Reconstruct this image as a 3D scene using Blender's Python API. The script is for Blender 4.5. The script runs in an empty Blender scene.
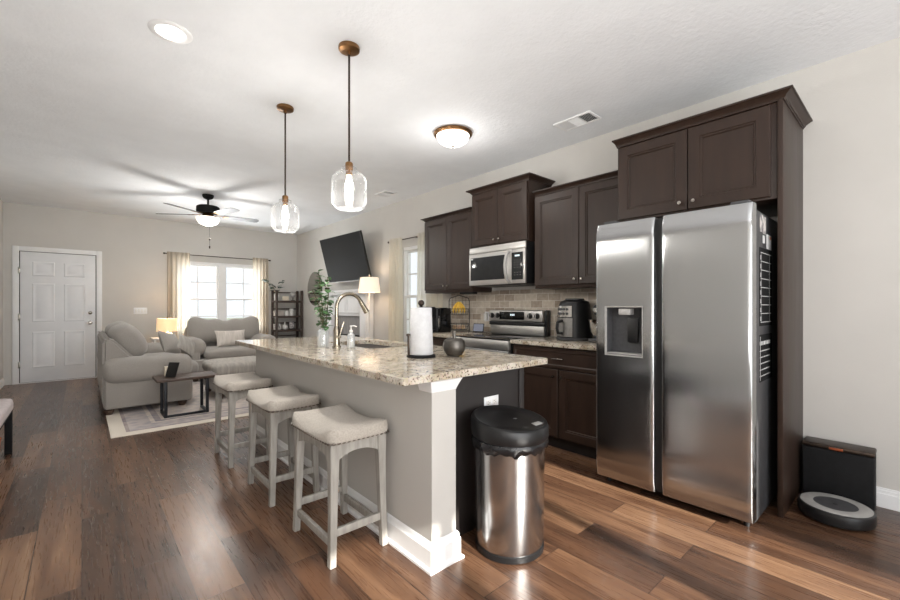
import bpy, bmesh, math, random
from mathutils import Matrix, Vector
random.seed(7)
R = math.radians
SC = bpy.context.scene
COL = SC.collection

# ------------------------------------------------------------------ camera
cam_d = bpy.data.cameras.new('camera')
cam = bpy.data.objects.new('camera', cam_d); COL.objects.link(cam)
cam.location = (0, 0, 1.235)
cam.rotation_euler = (R(90), 0, R(-41.56))
cam_d.sensor_width = 36; cam_d.lens = 415 / 900 * 36
cam_d.shift_y = 6 / 900
cam_d.clip_start = .02
SC.camera = cam
# ------------------------------------------------------------------ view, world, sun, big lights
SC.view_settings.view_transform = 'Standard'
SC.view_settings.look = 'None'
SC.view_settings.gamma = 1
SC.view_settings.exposure = 0.0
SC.view_settings.use_curve_mapping = False
W = bpy.data.worlds.new('overcast_sky'); SC.world = W; W.use_nodes = True
bg = W.node_tree.nodes['Background']
bg.inputs[0].default_value = (.90, .95, 1, 1); bg.inputs[1].default_value = 1.2

def light(name, kind, loc, power, color=(1, 1, 1), rot=None, **kw):
    d = bpy.data.lights.new(name, kind); d.energy = power; d.color = color
    for k, v in kw.items(): setattr(d, k, v)
    o = bpy.data.objects.new(name, d); COL.objects.link(o); o.location = loc
    if rot: o.rotation_euler = rot
    return o
def aim(o, d): o.rotation_euler = Vector(d).to_track_quat('-Z', 'Y').to_euler()

sun = light('sun', 'SUN', (0, -8, 5), 12.0, (1, .95, .87), angle=R(.8))
aim(sun, (.13, .93, -.41))
day = light('patio_daylight', 'AREA', (1.15, -2.45, 1.25), 68, (.97, .98, 1), shape='RECTANGLE', size=2.6, size_y=2.1)
aim(day, (0, 1, .12))
ceil_fill = light('ceiling_fill', 'AREA', (-.1, -1.5, 1.0), 120, (1, .995, .985), shape='RECTANGLE', size=2.4, size_y=1.6)  # added fill lamp behind the camera, aimed up to brighten the ceiling
aim(ceil_fill, (.04, .40, 1))
front_fill = light('front_window_fill', 'AREA', (2.1, 12.4, 4.6), 900, (.95, .98, 1), shape='RECTANGLE', size=5, size_y=3)  # unseen lamp outside above the window head, added to brighten the living room
aim(front_fill, (0, -3, -3.1))

ground_fill = light('front_ground_fill', 'AREA', (2.1, 11.2, .12), 600, (.96, .98, 1), shape='RECTANGLE', size=5, size_y=2)  # extra lamp hidden below the sill, lifts the far ceiling
aim(ground_fill, (0, -.62, .78))

# ------------------------------------------------------------------ materials
def lin(c):
    return tuple((x / 255 / 12.92 if x / 255 <= .04045 else ((x / 255 + .055) / 1.055) ** 2.4) for x in c) + (1,)

def base_mat(name):
    m = bpy.data.materials.new(name); m.use_nodes = True
    nt = m.node_tree; b = nt.nodes['Principled BSDF']
    return m, nt, b

def N(nt, typ, **kw):
    n = nt.nodes.new(typ)
    for k, v in kw.items():
        if k.startswith('i_'): n.inputs[k[2:].replace('_', ' ')].default_value = v
        else: setattr(n, k, v)
    return n

def coords(nt, scale=(1, 1, 1)):
    tc = N(nt, 'ShaderNodeTexCoord'); mp = N(nt, 'ShaderNodeMapping')
    mp.inputs['Scale'].default_value = scale
    nt.links.new(tc.outputs['Object'], mp.inputs[0])
    return mp.outputs[0]

def mat(name, c, c2=None, rough=.5, metal=0, scale=20, stretch=(1, 1, 1), bump=0, bscale=None, detail=3, rvar=0, spec=None, coat=0, sheen=0, lo=.35, hi=.65):
    """principled surface whose colour runs between c and c2 over a noise"""
    m, nt, b = base_mat(name)
    c2 = c2 or c
    co = coords(nt, stretch)
    nz = N(nt, 'ShaderNodeTexNoise'); nz.inputs['Scale'].default_value = scale; nz.inputs['Detail'].default_value = detail
    nt.links.new(co, nz.inputs['Vector'])
    rp = N(nt, 'ShaderNodeValToRGB')
    rp.color_ramp.elements[0].position = lo; rp.color_ramp.elements[1].position = hi
    rp.color_ramp.elements[0].color = lin(c); rp.color_ramp.elements[1].color = lin(c2)
    nt.links.new(nz.outputs['Fac'], rp.inputs[0]); nt.links.new(rp.outputs[0], b.inputs['Base Color'])
    b.inputs['Roughness'].default_value = rough; b.inputs['Metallic'].default_value = metal
    if spec is not None: b.inputs['Specular IOR Level'].default_value = spec
    if coat: b.inputs['Coat Weight'].default_value = coat; b.inputs['Coat Roughness'].default_value = .1
    if sheen: b.inputs['Sheen Weight'].default_value = sheen
    if rvar:
        mr = N(nt, 'ShaderNodeMapRange'); mr.inputs[3].default_value = rough - rvar; mr.inputs[4].default_value = rough + rvar
        nt.links.new(nz.outputs['Fac'], mr.inputs[0]); nt.links.new(mr.outputs[0], b.inputs['Roughness'])
    if bump:
        n2 = N(nt, 'ShaderNodeTexNoise'); n2.inputs['Scale'].default_value = bscale or scale; n2.inputs['Detail'].default_value = 3
        nt.links.new(co, n2.inputs['Vector'])
        bp = N(nt, 'ShaderNodeBump'); bp.inputs['Strength'].default_value = bump; bp.inputs['Distance'].default_value = .01
        nt.links.new(n2.outputs['Fac'], bp.inputs['Height']); nt.links.new(bp.outputs[0], b.inputs['Normal'])
    return m

def glow(name, c, strength):
    m, nt, b = base_mat(name)
    b.inputs['Base Color'].default_value = lin(c)
    b.inputs['Emission Color'].default_value = lin(c); b.inputs['Emission Strength'].default_value = strength
    return m

def thin_glass(name, tint=(1, 1, 1), edge=.55, base=.03, rough=.02, milky=0):
    m, nt, b = base_mat(name); nt.nodes.remove(b)
    tr = N(nt, 'ShaderNodeBsdfTransparent'); tr.inputs[0].default_value = (*tint, 1)
    gl = N(nt, 'ShaderNodeBsdfGlossy'); gl.inputs['Roughness'].default_value = rough
    df = N(nt, 'ShaderNodeBsdfDiffuse'); df.inputs[0].default_value = (.9, .92, .93, 1)
    lw = N(nt, 'ShaderNodeLayerWeight'); lw.inputs['Blend'].default_value = .35
    mr = N(nt, 'ShaderNodeMapRange'); mr.inputs[3].default_value = base; mr.inputs[4].default_value = edge
    nt.links.new(lw.outputs['Facing'], mr.inputs[0])
    mg = N(nt, 'ShaderNodeMixShader'); mg.inputs[0].default_value = milky
    nt.links.new(gl.outputs[0], mg.inputs[1]); nt.links.new(df.outputs[0], mg.inputs[2])
    mx = N(nt, 'ShaderNodeMixShader')
    nt.links.new(mr.outputs[0], mx.inputs[0]); nt.links.new(tr.outputs[0], mx.inputs[1]); nt.links.new(mg.outputs[0], mx.inputs[2])
    nt.links.new(mx.outputs[0], nt.nodes['Material Output'].inputs[0])
    return m

def sheer(name, c, clear=.35):
    m, nt, b = base_mat(name); nt.nodes.remove(b)
    tr = N(nt, 'ShaderNodeBsdfTransparent')
    df = N(nt, 'ShaderNodeBsdfDiffuse'); df.inputs[0].default_value = lin(c)
    tl = N(nt, 'ShaderNodeBsdfTranslucent'); tl.inputs[0].default_value = lin(c)
    co = coords(nt, (60, 60, 60)); nz = N(nt, 'ShaderNodeTexNoise'); nz.inputs['Scale'].default_value = 4
    nt.links.new(co, nz.inputs['Vector'])
    mr = N(nt, 'ShaderNodeMapRange'); mr.inputs[3].default_value = clear - .1; mr.inputs[4].default_value = clear + .1
    nt.links.new(nz.outputs['Fac'], mr.inputs[0])
    a = N(nt, 'ShaderNodeMixShader'); a.inputs[0].default_value = .68
    nt.links.new(df.outputs[0], a.inputs[1]); nt.links.new(tl.outputs[0], a.inputs[2])
    x = N(nt, 'ShaderNodeMixShader'); nt.links.new(mr.outputs[0], x.inputs[0])
    nt.links.new(a.outputs[0], x.inputs[1]); nt.links.new(tr.outputs[0], x.inputs[2])
    nt.links.new(x.outputs[0], nt.nodes['Material Output'].inputs[0])
    return m

def floor_mat():
    m, nt, b = base_mat('wood_plank_floor')
    tc = N(nt, 'ShaderNodeTexCoord'); sp = N(nt, 'ShaderNodeSeparateXYZ'); nt.links.new(tc.outputs['Object'], sp.inputs[0])
    cb = N(nt, 'ShaderNodeCombineXYZ'); nt.links.new(sp.outputs[1], cb.inputs[0]); nt.links.new(sp.outputs[0], cb.inputs[1])
    br = N(nt, 'ShaderNodeTexBrick'); br.offset = .37; br.offset_frequency = 2; br.squash = 1
    br.inputs['Scale'].default_value = 1; br.inputs['Brick Width'].default_value = 1.22; br.inputs['Row Height'].default_value = .182
    br.inputs['Mortar Size'].default_value = .0022; br.inputs['Mortar Smooth'].default_value = .3; br.inputs['Bias'].default_value = 0
    br.inputs['Color1'].default_value = (0, 0, 0, 1); br.inputs['Color2'].default_value = (1, 1, 1, 1); br.inputs['Mortar'].default_value = (.5, .5, .5, 1)
    nt.links.new(cb.outputs[0], br.inputs['Vector'])
    # shift grain per plank
    ad = N(nt, 'ShaderNodeVectorMath', operation='MULTIPLY_ADD'); ad.inputs[1].default_value = (13, 7, 3)
    nt.links.new(br.outputs['Color'], ad.inputs[0]); nt.links.new(cb.outputs[0], ad.inputs[2])
    def grain(sx, sy, det, dist):
        mp = N(nt, 'ShaderNodeMapping'); mp.inputs['Scale'].default_value = (sx, sy, 1); nt.links.new(ad.outputs[0], mp.inputs[0])
        nz = N(nt, 'ShaderNodeTexNoise'); nz.inputs['Scale'].default_value = 1; nz.inputs['Detail'].default_value = det; nz.inputs['Distortion'].default_value = dist
        nt.links.new(mp.outputs[0], nz.inputs['Vector']); return nz.outputs['Fac']
    g1 = grain(1.1, 10, 8, 1.1); g2 = grain(6, 120, 4, .4)
    a1 = N(nt, 'ShaderNodeMath', operation='MULTIPLY_ADD'); a1.inputs[1].default_value = .30; a1.inputs[2].default_value = .0
    nt.links.new(br.outputs['Color'], a1.inputs[0])
    a2 = N(nt, 'ShaderNodeMath', operation='ADD'); a0 = N(nt, 'ShaderNodeMath', operation='MULTIPLY'); a0.inputs[1].default_value = .6; nt.links.new(g1, a0.inputs[0]); nt.links.new(a0.outputs[0], a2.inputs[0]); nt.links.new(a1.outputs[0], a2.inputs[1])
    a3 = N(nt, 'ShaderNodeMath', operation='MULTIPLY_ADD'); a3.inputs[1].default_value = .16; nt.links.new(g2, a3.inputs[0]); nt.links.new(a2.outputs[0], a3.inputs[2])
    rp = N(nt, 'ShaderNodeValToRGB'); e = rp.color_ramp.elements
    e[0].position = .34; e[0].color = lin((62, 44, 34)); e[1].position = .92; e[1].color = lin((166, 134, 106))
    k = rp.color_ramp.elements.new(.52); k.color = lin((92, 65, 48)); k = rp.color_ramp.elements.new(.68); k.color = lin((124, 93, 70))
    nt.links.new(a3.outputs[0], rp.inputs[0])
    mx = N(nt, 'ShaderNodeMixRGB'); mx.inputs[2].default_value = lin((44, 31, 25))
    nt.links.new(br.outputs['Fac'], mx.inputs[0]); nt.links.new(rp.outputs[0], mx.inputs[1]); nt.links.new(mx.outputs[0], b.inputs['Base Color'])
    mr = N(nt, 'ShaderNodeMapRange'); mr.inputs[3].default_value = .2; mr.inputs[4].default_value = .38
    nt.links.new(g2, mr.inputs[0]); nt.links.new(mr.outputs[0], b.inputs['Roughness'])
    bp = N(nt, 'ShaderNodeBump'); bp.inputs['Strength'].default_value = .12; bp.inputs['Distance'].default_value = .004
    nt.links.new(a3.outputs[0], bp.inputs['Height']); nt.links.new(bp.outputs[0], b.inputs['Normal'])
    return m

def granite_mat():
    m, nt, b = base_mat('granite')
    co = coords(nt)
    n1 = N(nt, 'ShaderNodeTexNoise'); n1.inputs['Scale'].default_value = 14; n1.inputs['Detail'].default_value = 5
    n2 = N(nt, 'ShaderNodeTexVoronoi'); n2.inputs['Scale'].default_value = 95
    n3 = N(nt, 'ShaderNodeTexNoise'); n3.inputs['Scale'].default_value = 70; n3.inputs['Detail'].default_value = 2
    n4 = N(nt, 'ShaderNodeTexNoise'); n4.inputs['Scale'].default_value = 130; n4.inputs['Detail'].default_value = 1
    for n in (n1, n2, n3, n4): nt.links.new(co, n.inputs['Vector'])
    r1 = N(nt, 'ShaderNodeValToRGB'); e = r1.color_ramp.elements
    e[0].position = .35; e[0].color = lin((168, 152, 130)); e[1].position = .62; e[1].color = lin((204, 196, 182))
    nt.links.new(n1.outputs['Fac'], r1.inputs[0])
    hs = N(nt, 'ShaderNodeMixRGB', blend_type='OVERLAY'); hs.inputs[0].default_value = .12
    nt.links.new(r1.outputs[0], hs.inputs[1]); nt.links.new(n2.outputs['Color'], hs.inputs[2])
    bw = N(nt, 'ShaderNodeMixRGB'); bw.inputs[0].default_value = .55; nt.links.new(r1.outputs[0], bw.inputs[2]); nt.links.new(hs.outputs[0], bw.inputs[1])
    r3 = N(nt, 'ShaderNodeValToRGB'); e = r3.color_ramp.elements
    e[0].position = .58; e[0].color = (0, 0, 0, 1); e[1].position = .64; e[1].color = (1, 1, 1, 1)
    nt.links.new(n3.outputs['Fac'], r3.inputs[0])
    m1 = N(nt, 'ShaderNodeMixRGB'); m1.inputs[2].default_value = lin((88, 70, 56))
    nt.links.new(r3.outputs[0], m1.inputs[0]); nt.links.new(bw.outputs[0], m1.inputs[1])
    r4 = N(nt, 'ShaderNodeValToRGB'); e = r4.color_ramp.elements
    e[0].position = .63; e[0].color = (0, 0, 0, 1); e[1].position = .69; e[1].color = (.8, .8, .8, 1)
    nt.links.new(n4.outputs['Fac'], r4.inputs[0])
    m2 = N(nt, 'ShaderNodeMixRGB'); m2.inputs[2].default_value = lin((110, 104, 98))
    nt.links.new(r4.outputs[0], m2.inputs[0]); nt.links.new(m1.outputs[0], m2.inputs[1])
    nt.links.new(m2.outputs[0], b.inputs['Base Color'])
    b.inputs['Roughness'].default_value = .09
    return m

def tile_mat():
    m, nt, b = base_mat('tumbled_tile')
    tc = N(nt, 'ShaderNodeTexCoord'); sp = N(nt, 'ShaderNodeSeparateXYZ'); nt.links.new(tc.outputs['Object'], sp.inputs[0])
    cb = N(nt, 'ShaderNodeCombineXYZ'); nt.links.new(sp.outputs[1], cb.inputs[0]); nt.links.new(sp.outputs[2], cb.inputs[1])
    br = N(nt, 'ShaderNodeTexBrick'); br.offset = .5
    br.inputs['Scale'].default_value = 1; br.inputs['Brick Width'].default_value = .152; br.inputs['Row Height'].default_value = .076
    br.inputs['Mortar Size'].default_value = .003; br.inputs['Mortar Smooth'].default_value = .2
    br.inputs['Color1'].default_value = lin((158, 142, 126)); br.inputs['Color2'].default_value = lin((206, 195, 180)); br.inputs['Mortar'].default_value = lin((214, 208, 198))
    nt.links.new(cb.outputs[0], br.inputs['Vector'])
    nz = N(nt, 'ShaderNodeTexNoise'); nz.inputs['Scale'].default_value = 25; nz.inputs['Detail'].default_value = 4
    nt.links.new(cb.outputs[0], nz.inputs['Vector'])
    mx = N(nt, 'ShaderNodeMixRGB', blend_type='SOFT_LIGHT'); mx.inputs[0].default_value = .6
    nt.links.new(br.outputs['Color'], mx.inputs[1]); nt.links.new(nz.outputs['Fac'], mx.inputs[2]); nt.links.new(mx.outputs[0], b.inputs['Base Color'])
    bp = N(nt, 'ShaderNodeBump'); bp.inputs['Strength'].default_value = .4; bp.inputs['Distance'].default_value = .004; bp.invert = True
    nt.links.new(br.outputs['Fac'], bp.inputs['Height']); nt.links.new(bp.outputs[0], b.inputs['Normal'])
    b.inputs['Roughness'].default_value = .45
    return m

def rug_mat():
    """faded oriental: cream border bands, terracotta and slate medallions"""
    m, nt, b = base_mat('faded_rug')
    tc = N(nt, 'ShaderNodeTexCoord')
    mp = N(nt, 'ShaderNodeMapping'); mp.inputs['Location'].default_value = (-.2, -4.98, 0); nt.links.new(tc.outputs['Object'], mp.inputs[0])
    sp = N(nt, 'ShaderNodeSeparateXYZ'); nt.links.new(mp.outputs[0], sp.inputs[0])
    def math_(op, a, bb):
        n = N(nt, 'ShaderNodeMath', operation=op)
        for i, v in enumerate((a, bb)):
            if v is None: continue
            if hasattr(v, 'links'): nt.links.new(v, n.inputs[i])
            else: n.inputs[i].default_value = v
        return n.outputs[0]
    dx = math_('MINIMUM', sp.outputs[0], math_('SUBTRACT', 2.5, sp.outputs[0]))
    dy = math_('MINIMUM', sp.outputs[1], math_('SUBTRACT', 3.0, sp.outputs[1]))
    d = math_('MINIMUM', dx, dy)
    bands = N(nt, 'ShaderNodeValToRGB'); bands.color_ramp.interpolation = 'CONSTANT'
    e = bands.color_ramp.elements; e[0].position = 0; e[0].color = lin((226, 217, 204)); e[1].position = .12; e[1].color = lin((150, 140, 140))
    for p, c in ((.15, (190, 184, 184)), (.34, (226, 218, 208)), (.38, (150, 146, 152)), (.44, (214, 206, 200))):
        q = bands.color_ramp.elements.new(p); q.color = lin(c)
    nt.links.new(math_('MULTIPLY', d, 1.0), bands.inputs[0])
    vo = N(nt, 'ShaderNodeTexVoronoi'); vo.inputs['Scale'].default_value = 13; nt.links.new(mp.outputs[0], vo.inputs['Vector'])
    wv = N(nt, 'ShaderNodeTexNoise'); wv.inputs['Scale'].default_value = 16; wv.inputs['Detail'].default_value = 4; nt.links.new(mp.outputs[0], wv.inputs['Vector'])
    rr = N(nt, 'ShaderNodeValToRGB'); q = rr.color_ramp.elements
    q[0].position = .25; q[0].color = lin((128, 126, 140)); q[1].position = .75; q[1].color = lin((216, 200, 188))
    x = rr.color_ramp.elements.new(.5); x.color = lin((188, 166, 160))
    nt.links.new(vo.outputs['Distance'], rr.inputs[0])
    m1 = N(nt, 'ShaderNodeMixRGB'); m1.inputs[0].default_value = .62; nt.links.new(bands.outputs[0], m1.inputs[1]); nt.links.new(rr.outputs[0], m1.inputs[2])
    gate = math_('GREATER_THAN', d, .12)
    g2 = math_('MULTIPLY', gate, wv.outputs['Fac'])
    m2 = N(nt, 'ShaderNodeMixRGB'); nt.links.new(g2, m2.inputs[0]); nt.links.new(bands.outputs[0], m2.inputs[1]); nt.links.new(m1.outputs[0], m2.inputs[2])
    nt.links.new(m2.outputs[0], b.inputs['Base Color']); b.inputs['Roughness'].default_value = .95
    return m

def steel_mat(name, c, rough, stretch, aniso=.5):
    m, nt, b = base_mat(name)
    co = coords(nt, stretch)
    nz = N(nt, 'ShaderNodeTexNoise'); nz.inputs['Scale'].default_value = 1; nz.inputs['Detail'].default_value = 3
    nt.links.new(co, nz.inputs['Vector'])
    mr = N(nt, 'ShaderNodeMapRange'); mr.inputs[3].default_value = rough - .05; mr.inputs[4].default_value = rough + .05
    nt.links.new(nz.outputs['Fac'], mr.inputs[0]); nt.links.new(mr.outputs[0], b.inputs['Roughness'])
    b.inputs['Base Color'].default_value = lin(c); b.inputs['Metallic'].default_value = 1
    b.inputs['Anisotropic'].default_value = aniso
    tg = N(nt, 'ShaderNodeTangent', direction_type='RADIAL', axis='Z'); nt.links.new(tg.outputs[0], b.inputs['Tangent'])
    return m

MT = dict(
    floor=floor_mat(), granite=granite_mat(), tile=tile_mat(), rug=rug_mat(),
    wall=mat('greige_paint', (204, 201, 196), (207, 204, 199), .75, scale=3, bump=.08, bscale=120),
    island=mat('greige_paint_half_wall', (194, 191, 186), (197, 194, 189), .6, scale=3, bump=.06, bscale=120),
    ceiling=mat('white_knockdown_ceiling', (236, 238, 241), (240, 242, 245), .9, scale=4, bump=.35, bscale=38),
    white=mat('white_trim_paint', (236, 236, 236), (240, 240, 240), .4, scale=6),
    door=mat('white_door_paint', (232, 233, 235), (236, 237, 239), .4, scale=6),
    wood=mat('espresso_wood', (45, 32, 25), (53, 38, 30), .42, scale=3, stretch=(6, 6, 1), detail=5, rvar=.05, spec=.4),
    panel_dark=mat('dark_end_panel', (34, 29, 28), (39, 34, 32), .5, scale=4),
    toe=mat('toe_kick_black', (22, 17, 15), (26, 20, 18), .5),
    steel=steel_mat('brushed_steel', (178, 179, 180), .2, (2, 260, 2), .85),
    steel_f=steel_mat('satin_steel', (205, 203, 200), .42, (2, 200, 2), .3),
    steel_v=steel_mat('brushed_steel_can', (186, 186, 186), .2, (2, 2, 200)),
    steel_p=mat('polished_steel', (205, 203, 200), None, .12, 1),
    steel_d=mat('grey_steel', (140, 138, 135), (150, 148, 146), .35, 1, scale=30),
    nickel=mat('brushed_nickel', (160, 154, 146), (172, 166, 158), .25, 1, scale=30),
    faucet=mat('warm_nickel', (158, 148, 132), (168, 158, 142), .2, 1, scale=30),
    brass=mat('aged_brass', (124, 92, 62), (144, 108, 72), .35, 1, scale=25),
    bronze=mat('dark_bronze', (58, 49, 43), (70, 58, 50), .4, .7, scale=25),
    black=mat('black_plastic', (22, 22, 23), (27, 27, 28), .38, scale=30),
    black_m=mat('black_matte', (20, 20, 21), (26, 26, 27), .75, scale=30, spec=.25),
    mw_glass=mat('smoked_glass', (40, 41, 42), (44, 45, 46), .12, spec=.3),
    black_g=mat('black_glass', (12, 12, 13), (14, 14, 15), .08),
    screen=mat('television_screen', (18, 18, 19), (20, 20, 21), .55, scale=2, spec=.15),
    grey_side=mat('dark_grey_enamel', (62, 62, 64), (68, 68, 70), .4, scale=30),
    dgrey=mat('charcoal_plastic', (62, 62, 64), (70, 70, 72), .5, scale=40),
    silver=mat('silver_plastic', (168, 166, 163), (176, 174, 171), .45, .2, scale=40),
    couch=mat('grey_chenille', (152, 147, 141), (167, 161, 154), .95, scale=170, bump=.3, bscale=320, sheen=.3),
    couch_l=mat('pale_grey_stripe', (160, 155, 149), (184, 179, 172), .95, scale=9, stretch=(4, 1, .5), bump=.25, bscale=260),
    pillow=mat('light_pillow_linen', (196, 188, 180), (214, 206, 198), .95, scale=14, stretch=(3, 1, .4), bump=.2, bscale=200),
    seat=mat('oatmeal_linen', (170, 162, 152), (186, 178, 168), .95, scale=120, bump=.3, bscale=300, sheen=.2),
    stool=mat('weathered_grey_wood', (146, 142, 135), (168, 164, 157), .55, scale=4, stretch=(12, 12, 1.5), detail=6, bump=.1, bscale=8),
    nail=mat('pewter_nailheads', (120, 112, 104), None, .3, 1),
    dkwood=mat('dark_walnut', (66, 50, 42), (86, 66, 54), .45, scale=4, stretch=(3, 12, 12), detail=5),
    shelf=mat('dark_brown_wood', (60, 48, 42), (74, 60, 52), .55, scale=4, stretch=(3, 8, 8)),
    iron=mat('black_iron', (34, 35, 40), (42, 43, 48), .45, .5, scale=30),
    blade=mat('walnut_fan_blade', (54, 52, 56), (68, 65, 68), .4, scale=4, stretch=(2, 8, 1)),
    paper=mat('paper_white', (206, 206, 208), (214, 214, 216), .9, scale=40, bump=.2, bscale=90),
    ceramic=mat('white_ceramic', (232, 230, 226), (238, 236, 232), .25),
    cream=mat('cream_wax', (238, 226, 204), (242, 232, 212), .6),
    banana=mat('banana_peel', (222, 172, 52), (238, 200, 86), .5, scale=18),
    potato=mat('potato_skin', (196, 160, 122), (220, 192, 158), .75, scale=22),
    onion=mat('onion_skin', (206, 168, 140), (228, 200, 178), .5, scale=22),
    leaf=mat('green_leaf', (64, 98, 60), (96, 136, 84), .5, scale=20),
    leaf_d=mat('blue_green_leaf', (62, 84, 74), (88, 112, 98), .5, scale=20),
    stem=mat('plant_stem', (92, 84, 58), (108, 98, 70), .7),
    pewter=mat('hammered_pewter', (86, 82, 78), (112, 108, 102), .38, .85, scale=14, bump=.25, bscale=40),
    mirror=mat('mirror_glass', (178, 174, 170), None, .03, 1),
    red=mat('red_orange_weave', (150, 52, 34), (206, 128, 74), .8, scale=26, lo=.45, hi=.55),
    pinkseat=mat('pale_linen', (190, 180, 180), (204, 194, 194), .9, scale=40),
    copper=mat('copper_tab', (170, 92, 62), (182, 104, 72), .35, .8),
    bagmat=mat('black_bin_liner', (28, 28, 30), (36, 36, 38), .25, scale=30, bump=.5, bscale=30),
    firebox=mat('grey_plank_panel', (138, 136, 135), (158, 156, 154), .7, scale=3, stretch=(1, 14, 1)),
    lawn=mat('pale_lawn', (120, 130, 112), (150, 158, 142), .9, scale=2),
    siding=mat('neighbour_siding', (118, 128, 136), (126, 136, 144), .8, scale=1, stretch=(1, 1, 20)),
    roofing=mat('neighbour_roof', (180, 182, 186), (196, 198, 202), .9, scale=6),
    glass=thin_glass('window_glass', edge=.25, base=.03),
    jar=thin_glass('clear_jar_glass', edge=.75, base=.04, milky=.06),
    vase=thin_glass('pressed_glass', (.96, .98, .98), edge=.9, base=.34, milky=.65, rough=.1),
    curtain=sheer('sheer_linen', (206, 193, 174), .34),
    curtain_k=sheer('cream_curtain', (244, 239, 226), .25),
    bulb=glow('bulb_glow', (255, 244, 226), 26),
    dome=glow('frosted_dome_glow', (255, 250, 240), 2.6),
    can=glow('downlight_glow', (255, 252, 245), 6),
    shade=glow('lit_lamp_shade', (255, 222, 172), .62),
    shade_w=glow('lit_white_lamp_shade', (250, 232, 210), .62),
    display=glow('lit_display', (120, 124, 140), .15),
    digits=glow('lit_digits', (220, 235, 245), .7),
    mark=mat('white_print', (214, 214, 214), None, .6),
    photo=mat('photo_print', (120, 116, 120), (214, 208, 204), .5, scale=24, lo=.4, hi=.6),
    yel=mat('warm_print', (206, 120, 76), (226, 180, 150), .6, scale=30),
)

# ------------------------------------------------------------------ mesh helpers
def nb(): return bmesh.new()

def join(bm, src):
    me = bpy.data.meshes.new('tmp'); src.to_mesh(me); src.free(); bm.from_mesh(me); bpy.data.meshes.remove(me); return bm

def box(bm, x0, x1, y0, y1, z0, z1, bev=0, seg=2, mtx=None):
    t = bmesh.new(); bmesh.ops.create_cube(t, size=1)
    for v in t.verts:
        v.co = Vector(((x0 + x1) / 2 + v.co.x * (x1 - x0), (y0 + y1) / 2 + v.co.y * (y1 - y0), (z0 + z1) / 2 + v.co.z * (z1 - z0)))
    if bev: bmesh.ops.bevel(t, geom=t.edges[:], offset=min(bev, .49 * min(x1 - x0, y1 - y0, z1 - z0)), segments=seg, affect='EDGES', profile=.5)
    if mtx: bmesh.ops.transform(t, matrix=mtx, verts=t.verts)
    return join(bm, t)

def lathe(bm, c, prof, n=32, axis='z', mtx=None, sx=1, sy=1):
    """prof = [(radius, height)...] turned round an axis through c"""
    t = bmesh.new(); rings = []
    for r, h in prof:
        if r < 1e-5: rings.append([t.verts.new((0, 0, h))])
        else: rings.append([t.verts.new((r * sx * math.cos(2 * math.pi * i / n), r * sy * math.sin(2 * math.pi * i / n), h)) for i in range(n)])
    for a, b in zip(rings, rings[1:]):
        for i in range(n):
            j = (i + 1) % n
            if len(a) == 1 and len(b) == 1: continue
            if len(a) == 1: t.faces.new((a[0], b[j], b[i]))
            elif len(b) == 1: t.faces.new((a[i], a[j], b[0]))
            else: t.faces.new((a[i], a[j], b[j], b[i]))
    bmesh.ops.recalc_face_normals(t, faces=t.faces)
    M = Matrix.Translation(c)
    if axis == 'x': M = M @ Matrix.Rotation(R(90), 4, 'Y')
    if axis == '-x': M = M @ Matrix.Rotation(R(-90), 4, 'Y')
    if axis == 'y': M = M @ Matrix.Rotation(R(-90), 4, 'X')
    if axis == '-y': M = M @ Matrix.Rotation(R(90), 4, 'X')
    if mtx: M = M @ mtx
    bmesh.ops.transform(t, matrix=M, verts=t.verts)
    return join(bm, t)

def cyl(bm, p0, p1, r0, r1=None, n=20):
    r1 = r0 if r1 is None else r1
    d = Vector(p1) - Vector(p0); L = d.length
    q = d.to_track_quat('Z', 'Y').to_matrix().to_4x4()
    return lathe(bm, p0, [(0, 0), (r0, 0), (r1, L), (0, L)], n, mtx=q)

def tube(bm, pts, r, n=10, cap=True):
    pts = [Vector(p) for p in pts]; t = bmesh.new(); rings = []
    rr = r if isinstance(r, (list, tuple)) else [r] * len(pts)
    up = Vector((0, 0, 1)); prev = None
    for i, p in enumerate(pts):
        d = (pts[min(i + 1, len(pts) - 1)] - pts[max(i - 1, 0)]).normalized()
        if prev is None:
            a = d.cross(up)
            if a.length < .05: a = d.cross(Vector((1, 0, 0)))
        else: a = prev - d * prev.dot(d)
        a.normalize(); prev = a; b = d.cross(a)
        rings.append([t.verts.new(p + (a * math.cos(2 * math.pi * k / n) + b * math.sin(2 * math.pi * k / n)) * rr[i]) for k in range(n)])
    for a, b in zip(rings, rings[1:]):
        for k in range(n): t.faces.new((a[k], a[(k + 1) % n], b[(k + 1) % n], b[k]))
    if cap: t.faces.new(rings[0][::-1]); t.faces.new(rings[-1])
    bmesh.ops.recalc_face_normals(t, faces=t.faces)
    return join(bm, t)

def soft(bm, c, half, p=(4, 4, 4), sub=10, mtx=None):
    """superellipsoid cushion"""
    t = bmesh.new(); bmesh.ops.create_cube(t, size=2)
    bmesh.ops.subdivide_edges(t, edges=t.edges[:], cuts=sub, use_grid_fill=True)
    for v in t.verts:
        x, y, z = v.co
        s = [abs(x) ** p[0] + 1e-9, abs(y) ** p[1] + 1e-9, abs(z) ** p[2] + 1e-9]
        lo, hi = 0, 2.
        for _ in range(26):
            k = (lo + hi) / 2
            if (k ** p[0]) * s[0] + (k ** p[1]) * s[1] + (k ** p[2]) * s[2] > 1: hi = k
            else: lo = k
        v.co = Vector((x * k * half[0], y * k * half[1], z * k * half[2]))
    M = Matrix.Translation(c) @ (mtx or Matrix.Identity(4))
    bmesh.ops.transform(t, matrix=M, verts=t.verts)
    return join(bm, t)

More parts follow.
